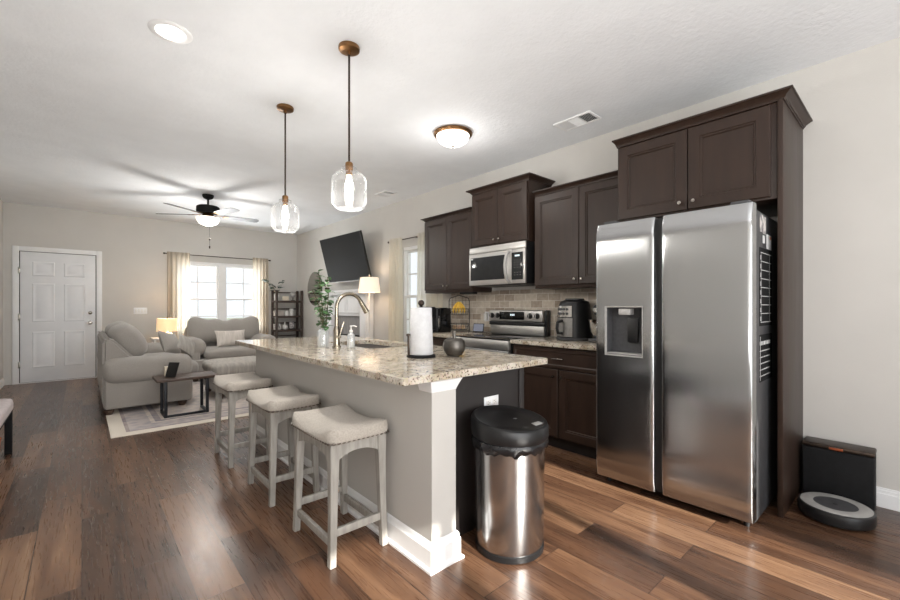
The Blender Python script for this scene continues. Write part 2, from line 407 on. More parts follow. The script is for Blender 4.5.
def pillow(bm, c, a, b, th, rot, n=14):
    """knife-edged throw pillow, a by b half sizes, in its own xz plane turned by rot"""
    t = bmesh.new(); g = {}
    for s in (1, -1):
        for i in range(n + 1):
            for j in range(n + 1):
                u = -1 + 2 * i / n; v = -1 + 2 * j / n
                if s == -1 and (i in (0, n) or j in (0, n)): g[s, i, j] = g[1, i, j]; continue
                x = a * u * (1 - .09 * (1 - v * v)); z = b * v * (1 - .09 * (1 - u * u))
                y = s * th * ((1 - u * u) * (1 - v * v)) ** .45
                g[s, i, j] = t.verts.new((x, y, z))
    for s in (1, -1):
        for i in range(n):
            for j in range(n):
                f = (g[s, i, j], g[s, i + 1, j], g[s, i + 1, j + 1], g[s, i, j + 1])
                if len(set(f)) == 4: t.faces.new(f)
    bmesh.ops.recalc_face_normals(t, faces=t.faces)
    bmesh.ops.transform(t, matrix=Matrix.Translation(c) @ rot, verts=t.verts)
    return join(bm, t)

def rot(rx=0, ry=0, rz=0):
    return Matrix.Rotation(R(rz), 4, 'Z') @ Matrix.Rotation(R(ry), 4, 'Y') @ Matrix.Rotation(R(rx), 4, 'X')

def about(c, m): return Matrix.Translation(c) @ m @ Matrix.Translation(-Vector(c))

def ring_panel(bm, frame, u0, u1, v0, v1, levels):
    """nested rectangular rings: levels = [(inset, depth)...]; frame(u,v,d) -> point; last ring is capped"""
    t = bmesh.new(); rings = []
    for ins, d in levels:
        rings.append([t.verts.new(frame(u, v, d)) for u, v in ((u0 + ins, v0 + ins), (u1 - ins, v0 + ins), (u1 - ins, v1 - ins), (u0 + ins, v1 - ins))])
    for a, b in zip(rings, rings[1:]):
        for k in range(4): t.faces.new((a[k], a[(k + 1) % 4], b[(k + 1) % 4], b[k]))
    t.faces.new(rings[0][::-1]); t.faces.new(rings[-1])
    bmesh.ops.recalc_face_normals(t, faces=t.faces)
    return join(bm, t)

def obj(name, bm, m, parent=None, local=False, angle=38):
    me = bpy.data.meshes.new(name); bm.to_mesh(me); bm.free()
    ms = m if isinstance(m, (list, tuple)) else [m]
    for k in ms: me.materials.append(MT[k] if isinstance(k, str) else k)
    me.polygons.foreach_set('use_smooth', [True] * len(me.polygons))
    try: me.set_sharp_from_angle(angle=R(angle))
    except Exception: pass
    o = bpy.data.objects.new(name, me); COL.objects.link(o)
    if parent:
        o.parent = parent
        if parent.type == 'EMPTY' and not local: o.matrix_parent_inverse = parent.matrix_basis.inverted()
    return o

def thing(name, label, cat, loc, group=None):
    o = bpy.data.objects.new(name, None); COL.objects.link(o); o.location = loc
    o.empty_display_size = .05
    return tag(o, label, cat, group)

def tag(o, label, cat, group=None):
    o['label'] = label; o['category'] = cat
    if group: o['group'] = group
    return o

def struct(name, bm, m, parent=None):
    o = obj(name, bm, m, parent)
    if not parent: o['kind'] = 'structure'
    return o

def dup(root, delta, label, group=None):
    r = root.copy(); COL.objects.link(r); r.location = root.location + Vector(delta); r['label'] = label
    if group: r['group'] = group
    for ch in list(root.children):
        c = ch.copy(); COL.objects.link(c); c.parent = r
        for g in list(ch.children):
            d = g.copy(); COL.objects.link(d); d.parent = c
    return r

# ------------------------------------------------------------------ room shell
XL, XW, YB, YF, H = -.92, 3.686, -2.6, 9.44, 2.855
struct('floor', box(nb(), XL - .15, XW + .15, YB - .15, YF + .15, -.06, 0), 'floor')
struct('ceiling', box(nb(), XL - .15, XW + .15, YB - .15, YF + .15, H, H + .1), 'ceiling')
struct('wall_left', box(nb(), XL - .14, XL, YB - .14, YF + .14, 0, H), 'wall')
def holed(bm, axis, c0, c1, a0, a1, z0, z1, ha0, ha1, hz0, hz1):
    def b(p, q, r, s):
        if q - p < 1e-4 or s - r < 1e-4: return
        if axis == 'x': box(bm, c0, c1, p, q, r, s)
        else: box(bm, p, q, c0, c1, r, s)
    b(a0, ha0, z0, z1); b(ha1, a1, z0, z1); b(ha0, ha1, z0, hz0); b(ha0, ha1, hz1, z1)
    return bm
KW = (4.62, 5.24, .62, 2.13)     # kitchen window y0 y1 z0 z1
FW = (1.33, 2.95, .62, 2.11)     # front window x0 x1 z0 z1
struct('wall_right', holed(nb(), 'x', XW, XW + .14, YB - .14, YF, 0, H, *KW), 'wall')
struct('wall_far', holed(nb(), 'y', YF, YF + .14, XL, XW + .14, 0, H, *FW), 'wall')
struct('wall_back', holed(nb(), 'y', YB - .14, YB, XL, XW, 0, H, -.15, 2.45, 0, 2.12), 'wall')

def baseboard(name, p0, p1, axis, inward):
    """axis: direction the board runs along"""
    bm = nb()
    for z0, z1, t in ((0, .085, .016), (.085, .105, .011), (.105, .118, .006)):
        if axis == 'y':
            x, y0, y1 = p0[0], p0[1], p1
            box(bm, min(x, x + inward * t), max(x, x + inward * t), y0, y1, z0, z1)
        else:
            x0, y, x1 = p0[0], p0[1], p1
            box(bm, x0, x1, min(y, y + inward * t), max(y, y + inward * t), z0, z1)
    return struct(name, bm, 'white')
baseboard('baseboard_right', (XW, YB), .515, 'y', -1)
baseboard('baseboard_left', (XL, YB), YF, 'y', 1)
baseboard('baseboard_far', (.26, YF), XW, 'x', -1)

# front window: two double-hung sashes side by side
def sash_window(name, frame, a0, a1, z0, z1, units, cols):
    """frame(a, d, z): a along the wall, d = depth into the wall"""
    def b(bm, p, q, d0, d1, r, s):
        P, Q = frame(p, d0, r), frame(q, d1, s)
        box(bm, min(P[0], Q[0]), max(P[0], Q[0]), min(P[1], Q[1]), max(P[1], Q[1]), r, s, .003, 1)
    root = nb()
    b(root, a0, a1, .008, .10, z1 - .05, z1); b(root, a0, a1, .008, .10, z0, z0 + .05)
    n = units; w = (a1 - a0) / n
    for k in range(n + 1):
        c = a0 + w * k; t = .045 if 0 < k < n else .018
        b(root, max(a0, c - t * 1.3), min(a1, c + t * 1.3), .008, .10, z0 + .05, z1 - .05)
    o = struct(name, root, 'white')
    zm = (z0 + z1) / 2 + .02
    for k in range(n):
        p, q = a0 + w * k + (.06 if k else .024), a0 + w * (k + 1) - (.06 if k < n - 1 else .024)
        for (r, s, d) in ((z0 + .05, zm, .02), (zm - .035, z1 - .05, .055)):
            sm = nb()
            b(sm, p, p + .035, d, d + .03, r, s); b(sm, q - .035, q, d, d + .03, r, s)
            b(sm, p + .035, q - .035, d, d + .03, r, r + .04); b(sm, p + .035, q - .035, d, d + .03, s - .035, s)
            for c in range(1, cols):
                u = p + (q - p) * c / cols; b(sm, u - .011, u + .011, d + .008, d + .022, r + .04, s - .035)
            v = (r + s) / 2; b(sm, p + .035, q - .035, d + .0085, d + .0215, v - .011, v + .011)
            so = struct('window_sash', sm, 'white', o)
            g = nb(); b(g, p + .03, q - .03, d + .013, d + .017, r + .03, s - .03)
            struct('window_pane', g, 'glass', so)
    st = nb(); b(st, a0 - .04, a1 + .04, -.045, .008, z0 - .03, z0); struct('window_sill', st, 'white', o)
    return o
sash_window('window_1', lambda a, d, z: (a, YF + d, z), *FW, 2, 2)
sash_window('window_2', lambda a, d, z: (XW + d, a, z), *KW, 1, 2)
# patio door behind the camera
pd = nb()
for x0, x1 in ((-.15, -.10), (.68, .78), (1.53, 1.62), (2.40, 2.45)): box(pd, x0, x1, YB - .1, YB - .04, 0, 2.12)
box(pd, -.15, 2.45, YB - .1, YB - .04, 2.05, 2.12); box(pd, -.15, 2.45, YB - .1, YB - .04, 0, .07)
po = struct('door_2', pd, 'white')
g = nb(); box(g, -.12, 2.42, YB - .072, YB - .068, .05, 2.08); struct('door_pane', g, 'glass', po)

# front door
fd = nb(); DX0, DX1, DZ = -.735, .175, 2.09
for x0, x1, z0, z1 in ((DX0 - .085, DX0 - .01, 0, DZ + .095), (DX1 + .01, DX1 + .085, 0, DZ + .095), (DX0 - .01, DX1 + .01, DZ + .02, DZ + .095)):
    box(fd, x0, x1, YF - .022, YF, z0, z1, .006, 2)
do = struct('door_1', fd, 'white')
box_bm = nb(); box(box_bm, DX0 - .012, DX1 + .012, YF - .018, YF - .0005, .0, .012, .002); struct('door_threshold', box_bm, 'white', do)
gp = nb(); box(gp, DX0 - .012, DX1 + .012, YF - .004, YF - .0005, .012, DZ + .022); struct('door_gap', gp, 'black_m', do)
slab = nb(); box(slab, DX0, DX1, YF - .010, YF - .003, .016, DZ + .012, .002)
def dfr(u, v, d): return (u, YF - .010 - d, v)
wd = DX1 - DX0
for c0, c1 in ((.15, .44), (.56, .85)):
    for z0, z1 in ((1.72, 1.95), (.98, 1.60), (.24, .82)):
        ring_panel(slab, dfr, DX0 + wd * c0, DX0 + wd * c1, z0, z1, [(0, 0), (.012, .008), (.03, .003), (.045, .003), (.065, .010)])
struct('door_slab', slab, 'door', do)
hg = nb()
for z in (1.80, 1.06, .30): box(hg, DX0 - .022, DX0 + .004, YF - .027, YF - .012, z - .05, z + .05, .003)
struct('door_hinge', hg, 'nickel', do)
kn = lathe(nb(), (DX1 - .07, YF - .01, .95), [(.03, 0), (.03, .008), (.012, .012), (.012, .035), (.028, .045), (.03, .06), (.02, .07), (0, .072)], 20, '-y'); struct('door_knob', kn, 'nickel', do)
kb = lathe(nb(), (DX1 - .07, YF - .01, 1.12), [(.028, 0), (.028, .012), (.02, .018), (0, .02)], 20, '-y'); struct('door_deadbolt', kb, 'nickel', do)

# backsplash
struct('wall_backsplash', box(nb(), XW - .010, XW - .0005, 1.53, 4.12, .925, 1.418), 'tile')
# outside
struct('ground_outside', box(nb(), -30, 40, -30, 60, -.5, -.3), 'lawn')
hb = nb(); box(hb, -9, 6.5, 45, 53, -.3, 2.3); ho = thing('neighbour_house', 'pale house across the street seen through the front window', 'house', (-1, 49, -.3))
obj('house_wall', hb, 'siding', ho)
rf = nb(); t = bmesh.new()
vs = [t.verts.new(p) for p in ((-9.1, 44.9, 2.3), (6.6, 44.9, 2.3), (6.6, 53.1, 2.3), (-9.1, 53.1, 2.3), (-9.1, 49, 3.4), (6.6, 49, 3.4))]
for f in ((0, 1, 5, 4), (2, 3, 4, 5), (1, 2, 5), (3, 0, 4), (3, 2, 1, 0)): t.faces.new([vs[i] for i in f])
join(rf, t); obj('roof', rf, 'roofing', ho)
gw = nb(); box(gw, 2.2, 3.6, 44.95, 44.999, .4, 1.8); obj('window', gw, 'mirror', ho)

# ------------------------------------------------------------------ island
isl = thing('kitchen_island', 'grey painted kitchen island half wall with dark end panel', 'kitchen island', (1.6, 2.8, 0))
IX0, IX1, IY0, IY1, CT = 1.222, 1.374, 1.507, 4.13, .885
obj('half_wall', box(nb(), IX0, IX1, IY0, IY1, 0, CT), 'island', isl)
bb = nb(); t = bmesh.new(); rings = []
for z, t_ in ((0, .03), (.012, .03), (.02, .018), (.10, .018), (.106, .013), (.122, .012), (.135, .004)):
    rings.append([t.verts.new(p) for p in ((IX1 + t_ * 0 - .0, IY1 + t_, z), (IX0 - t_, IY1 + t_, z), (IX0 - t_, IY0 - t_, z), (IX1 + t_, IY0 - t_, z), (IX1 + t_, 1.615, z))])
for a, b in zip(rings, rings[1:]):
    for k in range(4): t.faces.new((a[k], a[k + 1], b[k + 1], b[k]))
bmesh.ops.recalc_face_normals(t, faces=t.faces); join(bb, t)
obj('baseboard', bb, 'white', isl)
cp = nb(); t = bmesh.new(); rings = []
for z, o_ in ((.828, .001), (.838, .004), (.862, .014), (.884, .024)):
    rings.append([t.verts.new(p) for p in ((IX0 - o_, 1.60, z), (IX0 - o_, IY0 - o_, z), (IX1 + o_, IY0 - o_, z), (IX1 + o_, 1.615, z))])
for a, b in zip(rings, rings[1:]):
    for k in range(3): t.faces.new((a[k], a[k + 1], b[k + 1], b[k]))
t.faces.new(rings[0]); t.faces.new(rings[-1][::-1])
t.faces.new([r[0] for r in rings] + [r[3] for r in rings][::-1])
bmesh.ops.recalc_face_normals(t, faces=t.faces); join(cp, t)
box(cp, IX0 - .010, IX0 - .0005, 1.6, IY1, .86, CT - .001)
obj('capital', cp, 'white', isl)
obj('cabinet_body', box(nb(), IX1 + .001, 2.04, 1.65, IY1, .10, CT), 'panel_dark', isl)
ep = nb(); box(ep, IX1 + .001, 2.055, 1.63, 1.6495, .0, CT, .002); box(ep, 2.01, 2.056, 1.624, 1.6295, 0, CT, .002)
obj('end_panel', ep, 'panel_dark', isl)
obj('toe_kick', box(nb(), IX1 + .01, 1.97, 1.66, IY1 - .01, 0, .0995), 'toe', isl)
for k in range(4):
    y0 = 1.66 + k * .61; dn = ring_panel(nb(), lambda u, v, d: (2.041 + d, u, v), y0 + .01, y0 + .60, .12, .86, [(0, 0), (0, .018), (.003, .02), (.06, .02), (.072, .011)])
    dd = obj('cabinet_door', dn, 'wood', isl)
    obj('knob', lathe(nb(), (2.061, y0 + (.05 if k % 2 else .55), .78), [(.006, 0), (.006, .012), (.014, .018), (.012, .026), (0, .028)], 14, 'x'), 'nickel', dd)
ol = box(nb(), 1.70, 1.82, 1.6255, 1.6295, .645, .718, .002); oo = obj('outlet_plate', ol, 'white', isl)
for x in (1.735, 1.785):
    so = obj('outlet_socket', box(nb(), x - .017, x + .017, 1.6235, 1.6258, .666, .698, .002), 'ceramic', oo)
for x in (1.735, 1.785):
    for k_, (dx, dz) in enumerate(((-.004, -.007), (-.004, .007), (.008, 0))):
        obj('outlet_slot', box(nb(), x + dx - .004, x + dx + .004, 1.6230, 1.6234, .682 + dz - .0012, .682 + dz + .0012), 'black_m', oo)

# island worktop with sink cut-out
SX0, SX1, SY0, SY1 = 1.585, 2.0, 2.66, 3.40
def slab_with_hole(x0, x1, y0, y1, z0, z1, hole=None, bev=.004):
    bm = nb(); t = bmesh.new()
    if not hole: return box(bm, x0, x1, y0, y1, z0, z1, bev)
    hx0, hx1, hy0, hy1 = hole
    def rr(x0, x1, y0, y1, r, k=5):
        pts = []
        for cx, cy, a in ((x1 - r, y1 - r, 0), (x0 + r, y1 - r, 90), (x0 + r, y0 + r, 180), (x1 - r, y0 + r, 270)):
            for i in range(k + 1): pts.append((cx + r * math.cos(R(a + 90 * i / k)), cy + r * math.sin(R(a + 90 * i / k))))
        return pts
    O = rr(x0, x1, y0, y1, .012); I = rr(hx0, hx1, hy0, hy1, .06)
    def ring(P, z, s=0): return [t.verts.new((x, y, z)) for x, y in P]
    Oi = rr(x0 + bev, x1 - bev, y0 + bev, y1 - bev, .010)
    a = ring(O, z0); b = ring(O, z1 - bev); c = ring(Oi, z1); d = ring(I, z1); e = ring(I, z0); n = len(O)
    for p, q in ((a, b), (b, c), (c, d), (d, e), (e, a)):
        for i in range(n): t.faces.new((p[i], p[(i + 1) % n], q[(i + 1) % n], q[i]))
    bmesh.ops.recalc_face_normals(t, faces=t.faces)
    return join(bm, t)
tag(obj('island_countertop', slab_with_hole(1.045, 2.115, 1.487, 4.14, .8855, .92, (SX0, SX1, SY0, SY1)), 'granite'), 'speckled beige granite worktop on the kitchen island', 'countertop')
sk = nb(); t = bmesh.new(); rings = []
for ins, z in ((-.02, .8845), (.0, .884), (.006, .72), (.03, .70), (.18, .695)):
    rings.append([t.verts.new((SX0 + ins, SY0 + ins, z)), t.verts.new((SX1 - ins, SY0 + ins, z)), t.verts.new((SX1 - ins, SY1 - ins, z)), t.verts.new((SX0 + ins, SY1 - ins, z))])
for a, b in zip(rings, rings[1:]):
    for k in range(4): t.faces.new((a[k], a[(k + 1) % 4], b[(k + 1) % 4], b[k]))
t.faces.new(rings[-1]); bmesh.ops.recalc_face_normals(t, faces=t.faces); join(sk, t)
snk = thing('sink', 'stainless undermount sink in the island worktop', 'sink', (1.79, 3.03, .70))
obj('basin', sk, 'steel_d', snk)
obj('drain', lathe(nb(), (1.79, 3.03, .6955), [(0, 0), (.045, 0), (.045, .004), (.02, .005), (0, .002)], 24), 'steel_p', snk)

# faucet
fx, fy = 1.462, 2.96
fc = thing('faucet', 'arched warm nickel pull-down faucet behind the island sink', 'faucet', (fx, fy, .92))
b = lathe(nb(), (fx, fy, .9203), [(0, 0), (.033, 0), (.033, .006), (.027, .012), (.025, .03), (.024, .13), (.019, .15), (.0165, .16), (0, .16)], 24)
obj('faucet_body', b, 'faucet', fc)
pts = [(fx, fy, 1.07), (fx, fy, 1.20)]
for k in range(13):
    a = math.pi * (1 - k / 12 * .86); pts.append((fx + .105 + .105 * math.cos(a), fy - .012 * k / 12, 1.225 + .105 * math.sin(a)))
obj('spout', tube(nb(), pts, .0145, 14), 'faucet', fc)
e0 = Vector(pts[-1]); ed = (Vector(pts[-1]) - Vector(pts[-2])).normalized()
hd = nb(); cyl(hd, e0 - ed * .01, e0 + ed * .03, .016, .019); cyl(hd, e0 + ed * .03, e0 + ed * .10, .019, .023)
obj('spray_head', hd, 'faucet', fc)
lv = nb(); cyl(lv, (fx, fy - .02, 1.0), (fx, fy - .052, 1.0), .013); tube(lv, [(fx, fy - .045, 1.0), (fx + .012, fy - .055, 1.06), (fx + .03, fy - .06, 1.115)], [.007, .006, .005], 8)
obj('lever_handle', lv, 'faucet', fc)

# soap bottle
sx, sy = 1.530, 2.86
sb = thing('soap_dispenser', 'small clear soap pump bottle beside the sink', 'soap dispenser', (sx, sy, .92))
obj('bottle', lathe(nb(), (sx, sy, .9203), [(0, 0), (.028, 0), (.03, .006), (.03, .085), (.024, .10), (.012, .108), (.012, .115), (0, .115)], 20), 'vase', sb)
obj('liquid', lathe(nb(), (sx, sy, .924), [(0, 0), (.026, 0), (.026, .06), (0, .06)], 16), 'ceramic', sb)
pm = lathe(nb(), (sx, sy, 1.0355), [(0, 0), (.014, 0), (.014, .016), (.005, .018), (.005, .042), (.010, .044), (.010, .052), (0, .053)], 14)
tube(pm, [(sx, sy, 1.083), (sx + .02, sy - .012, 1.084), (sx + .038, sy - .02, 1.076)], .0045, 8); obj('pump', pm, 'ceramic', sb)

# glass vase with trailing stems
vx, vy = 1.395, 3.05
vt = thing('vase', 'clear pressed glass vase of tall leafy stems on the island', 'vase', (vx, vy, .92))
obj('glass_body', lathe(nb(), (vx, vy, .9203), [(0, 0), (.040, 0), (.043, .006), (.043, .115), (.036, .128), (.030, .134), (.032, .145), (.029, .145), (.027, .134), (.033, .126), (.038, .112), (.038, .012), (0, .01)], 24), 'vase', vt)
def leafy(bmL, p, d, size, curl=.3):
    d = Vector(d).normalized(); s = d.cross(Vector((0, 0, 1)));
    if s.length < .1: s = Vector((1, 0, 0))
    s.normalize(); nrm = s.cross(d); p = Vector(p); t = bmL
    prof = ((0, .0), (.25, .42), (.5, .5), (.75, .34), (1, 0)); L = []; Rr = []; C = []
    for u, w in prof:
        q = p + d * size * u - nrm * curl * size * u * u
        C.append(t.verts.new(q + nrm * .0)); L.append(t.verts.new(q + s * w * size * .8 + nrm * w * size * .15)) if w else L.append(C[-1]); Rr.append(t.verts.new(q - s * w * size * .8 + nrm * w * size * .15)) if w else Rr.append(C[-1])
    for i in range(4):
        for A in (L, Rr):
            f = [C[i], C[i + 1], A[i + 1], A[i]]; f = list(dict.fromkeys(f))
            if len(f) >= 3: t.faces.new(f)
def thicken(o, t=.0008):
    md = o.modifiers.new('thickness', 'SOLIDIFY'); md.thickness = t; return o
def stems(root, starts, mats, leaf=.035, step=.035):
    sm = nb(); lf = bmesh.new()
    for p0, p1, bend in starts:
        p0, p1 = Vector(p0), Vector(p1); mid = (p0 + p1) / 2 + Vector(bend); pts = []
        for k in range(11):
            u = k / 10; pts.append(p0 * (1 - u) ** 2 + mid * 2 * u * (1 - u) + p1 * u * u)
        tube(sm, pts, .0022, 6)
        L = (p1 - p0).length; n = max(4, int(L / step)); sgn = 1
        for k in range(1, n + 1):
            u = .22 + .78 * k / n; q = p0 * (1 - u) ** 2 + mid * 2 * u * (1 - u) + p1 * u * u
            a = random.uniform(0, 6.28); leafy(lf, q, (math.cos(a), math.sin(a), random.uniform(-.3, .6)), leaf * random.uniform(.7, 1.2))
    obj('stems', sm, 'stem', root); return thicken(obj('leaves', lf, mats, root))
stems(vt, [((vx, vy, .94), (vx - .04, vy, 1.50), (.02, 0, .05)), ((vx + .005, vy, .94), (vx + .03, vy - .01, 1.46), (.03, 0, 0)), ((vx, vy + .005, .94), (vx - .08, vy + .02, 1.36), (.05, 0, .05)),
           ((vx, vy - .01, .94), (vx + .045, vy, 1.34), (.0, 0, 0)), ((vx - .005, vy, .94), (vx - .02, vy + .03, 1.42), (0, .02, 0)), ((vx, vy, .94), (vx + .02, vy, 1.26), (-.02, 0, 0))], 'leaf', .055, .024)

# paper towel
px_, py_ = 1.57, 2.04
pt = thing('paper_towel_holder', 'black paper towel holder with white roll on the island', 'paper towel holder', (px_, py_, .92))
obj('base_plate', lathe(nb(), (px_, py_, .9203), [(0, 0), (.088, 0), (.09, .004), (.088, .014), (0, .016)], 32), 'black_m', pt)
rl = lathe(nb(), (px_, py_, .9375), [(.02, 0), (.073, 0), (.075, .003), (.066, .285), (.064, .288), (.02, .288), (.02, 0)], 40)
obj('paper_roll', rl, 'paper', pt)
obj('post', lathe(nb(), (px_, py_, .936), [(.008, 0), (.008, .292), (.012, .296), (.008, .299), (.014, .303), (.020, .313), (.019, .325), (.010, .335), (0, .337)], 20), 'bronze', pt)
ar = nb(); tube(ar, [(px_ - .08, py_ + .02, .932), (px_ - .083, py_ + .02, 1.0), (px_ - .083, py_ + .02, 1.05)], .007, 10)
lathe(ar, (px_ - .083, py_ + .02, 1.05), [(.007, 0), (.012, .004), (.012, .014), (0, .018)], 14); obj('tension_arm', ar, 'bronze', pt)

# metal apple
ax, ay = 1.755, 1.94
ap = thing('decorative_apple', 'hammered grey metal apple ornament on the island', 'ornament', (ax, ay, .92))
obj('apple_body', lathe(nb(), (ax, ay, .9203), [(0, .006), (.027, 0), (.05, .008), (.068, .036), (.073, .066), (.064, .098), (.042, .113), (.02, .110), (.007, .100), (0, .098)], 32), 'pewter', ap)
obj('stem', tube(nb(), [(ax, ay, 1.012), (ax + .001, ay, 1.045), (ax - .003, ay, 1.078)], [.012, .010, .013], 8), 'pewter', ap)

# ------------------------------------------------------------------ bar stools
def make_stool(x, y, label):
    r = thing('bar_stool', label, 'bar stool', (x, y, 0), 'saddle bar stools along the island')
    wx, wy = .143, .217
    bm = bmesh.new(); bmesh.ops.create_cube(bm, size=2); bmesh.ops.subdivide_edges(bm, edges=bm.edges[:], cuts=13, use_grid_fill=True)
    for v in bm.verts:
        X, Y, Z = v.co; m_ = 8
        k = (abs(X) ** m_ + abs(Y) ** m_) ** (1 / m_) or 1; f = max(abs(X), abs(Y)) / k if k else 1
        x2, y2 = X * f, Y * f
        e = max(0, 1 - max(abs(x2), abs(y2)) ** 6)
        top = .617 + .026 * e ** .5 + .034 * (y2 * y2 - .3) * (1 if Z > 0 else 0)
        bot = .579
        u = (Z + 1) / 2
        bul = 1 + .035 * math.sin(math.pi * min(1, u * 1.0))
        v.co = Vector((x2 * (wx + .025) * bul, y2 * (wy + .026) * bul, bot + (top - bot) * u))
    so_ = obj('seat', bm, 'seat', r, True, 60)
    nm = nb(); P_ = []; q_ = []
    hx, hy, cr = wx + .026, wy + .027, .028; path = []
    for cx, cy, a0 in ((hx - cr, hy - cr, 0), (-hx + cr, hy - cr, 90), (-hx + cr, -hy + cr, 180), (hx - cr, -hy + cr, 270)):
        for i in range(7): path.append(Vector((cx + cr * math.cos(R(a0 + 15 * i)), cy + cr * math.sin(R(a0 + 15 * i)), .587)))
    path.append(path[0]); L_ = 0
    seg = [(path[i + 1] - path[i]).length for i in range(len(path) - 1)]; tot = sum(seg); nn = 62
    for k in range(nn * 6 + 1):
        d_ = tot * k / (nn * 6) ; i = 0
        while i < len(seg) - 1 and d_ > seg[i]: d_ -= seg[i]; i += 1
        P_.append(path[i] + (path[i + 1] - path[i]) * min(1, d_ / max(seg[i], 1e-6)))
        q_.append((.0015, .004, .0055, .006, .0055, .004)[k % 6])
    tube(nm, P_, q_, 6)
    obj('nail_trim', nm, 'nail', so_)
    for sx_ in (-1, 1):
        for sy_ in (-1, 1):
            l = bmesh.new(); rg = []
            for z, w, fl in ((0, .0165, .012), (.25, .018, .004), (.45, .021, 0), (.578, .025, -.002)):
                cx, cy = sx_ * (wx - .012 + fl), sy_ * (wy - .012 + fl)
                rg.append([l.verts.new((cx + a * w, cy + b_ * w, z)) for a, b_ in ((-1, -1), (1, -1), (1, 1), (-1, 1))])
            for a, b_ in zip(rg, rg[1:]):
                for k in range(4): l.faces.new((a[k], a[(k + 1) % 4], b_[(k + 1) % 4], b_[k]))
            l.faces.new(rg[0][::-1]); l.faces.new(rg[-1]); bmesh.ops.recalc_face_normals(l, faces=l.faces)
            bmesh.ops.bevel(l, geom=l.edges[:], offset=.003, segments=1, affect='EDGES')
            obj('leg', l, 'stool', r, True)
    # curved aprons
    for s in (-1, 1):
        for along in 'xy':
            L = (wx if along == 'x' else wy) - .03; o_ = (wy if along == 'x' else wx) - .006
            a = bmesh.new(); A = []
            for k in range(13):
                u = -1 + k / 6; zb = .496 + .034 * (1 - abs(u) ** 2.2)
                for z, t_ in ((zb, -.009), (zb, .009), (.578, .009), (.578, -.009)):
                    A.append(a.verts.new((u * L, s * o_ + t_, z) if along == 'x' else (s * o_ + t_, u * L, z)))
            for k in range(12):
                for j in range(4): a.faces.new((A[k * 4 + j], A[k * 4 + (j + 1) % 4], A[k * 4 + 4 + (j + 1) % 4], A[k * 4 + 4 + j]))
            a.faces.new(A[:4]); a.faces.new(A[-4:]); bmesh.ops.recalc_face_normals(a, faces=a.faces)
            obj('apron', a, 'stool', r, True)
            zz = .105 if along == 'y' else .155
            st = nb()
            if along == 'x': box(st, -wx - .0 + .02, wx - .02, s * (wy - .006) - .010, s * (wy - .006) + .010, zz - .019, zz + .019, .003)
            else: box(st, s * (wx - .006) - .010, s * (wx - .006) + .010, -wy + .02, wy - .02, zz - .019, zz + .019, .003)
            obj('stretcher', st, 'stool', r, True)
    return r
s0 = make_stool(1.026, 2.054, 'upholstered saddle stool nearest the trash can, first of three along the island')
dup(s0, (-.006, .81, 0), 'middle of the three upholstered saddle stools along the island')
dup(s0, (-.035, 1.645, 0), 'upholstered saddle stool farthest along the island, near the rug')

# ------------------------------------------------------------------ kitchen cabinets
def door_x(xf, y0, y1, z0, z1, m, parent, knob=None, sten=.062):
    f = lambda u, v, d: (xf + .020 - d, u, v)
    o = obj('cabinet_door', ring_panel(nb(), f, y0, y1, z0, z1, [(0, 0), (0, .016), (.004, .020), (sten, .020), (sten + .004, .0135), (sten + .013, .0125), (sten + .018, .005)]), m, parent)
    if knob:
        obj('knob', lathe(nb(), (xf, knob[0], knob[1]), [(.006, -.002), (.006, .012), (.0135, .018), (.012, .026), (0, .028)], 16, '-x'), 'nickel', o)
    return o
def crown(x0, y0, y1, z0, z1, out, sides):
    t = bmesh.new(); rings = []; h_ = z1 - z0
    for fz, fo in ((0, .0), (.0, .08), (.18, .12), (.18, .2), (.45, .35), (.72, .78), (.78, .86), (.78, 1), (1, 1)):
        o_ = out * fo; rings.append([t.verts.new(p) for p in ((XW - .001, y1 + o_ * sides[1], z0 + h_ * fz), (x0 - o_, y1 + o_ * sides[1], z0 + h_ * fz), (x0 - o_, y0 - o_ * sides[0], z0 + h_ * fz), (XW - .001, y0 - o_ * sides[0], z0 + h_ * fz))])
    for a, b_ in zip(rings, rings[1:]):
        for k in range(4): t.faces.new((a[k], a[(k + 1) % 4], b_[(k + 1) % 4], b_[k]))
    t.faces.new(rings[0]); t.faces.new(rings[-1][::-1]); bmesh.ops.recalc_face_normals(t, faces=t.faces)
    return join(nb(), t)
def upper(label, xf, y0, y1, z0, z1, zc, out, sides, rail=.03):
    o = thing('wall_cabinet', label, 'cabinet', (XW, (y0 + y1) / 2, z0), 'dark wall cabinets')
    obj('cabinet_body', box(nb(), xf + .021, XW - .0015, y0, y1, z0, z1, .002), 'wood', o)
    m_ = (y0 + y1) / 2
    door_x(xf, y0 + .008, m_ - .002, z0 + rail, z1 - .012, 'wood', o, (m_ - .035, z0 + rail + .045))
    door_x(xf, m_ + .002, y1 - .008, z0 + rail, z1 - .012, 'wood', o, (m_ + .035, z0 + rail + .045))
    obj('crown_molding', crown(xf + .021, y0, y1, z1, zc, out, sides), 'wood', o)
    return o
upper('dark wall cabinet over the coffee maker, beside the window', 3.345, 3.395, 4.285, 1.40, 2.333, 2.37, .045, (0, 1), .035)
upper('raised dark wall cabinet above the microwave', 3.285, 2.557, 3.345, 1.885, 2.485, 2.535, .055, (1, 1), .012)
upper('tall dark wall cabinet above the air fryer', 3.345, 1.531, 2.522, 1.405, 2.32, 2.362, .045, (0, 0), .03)

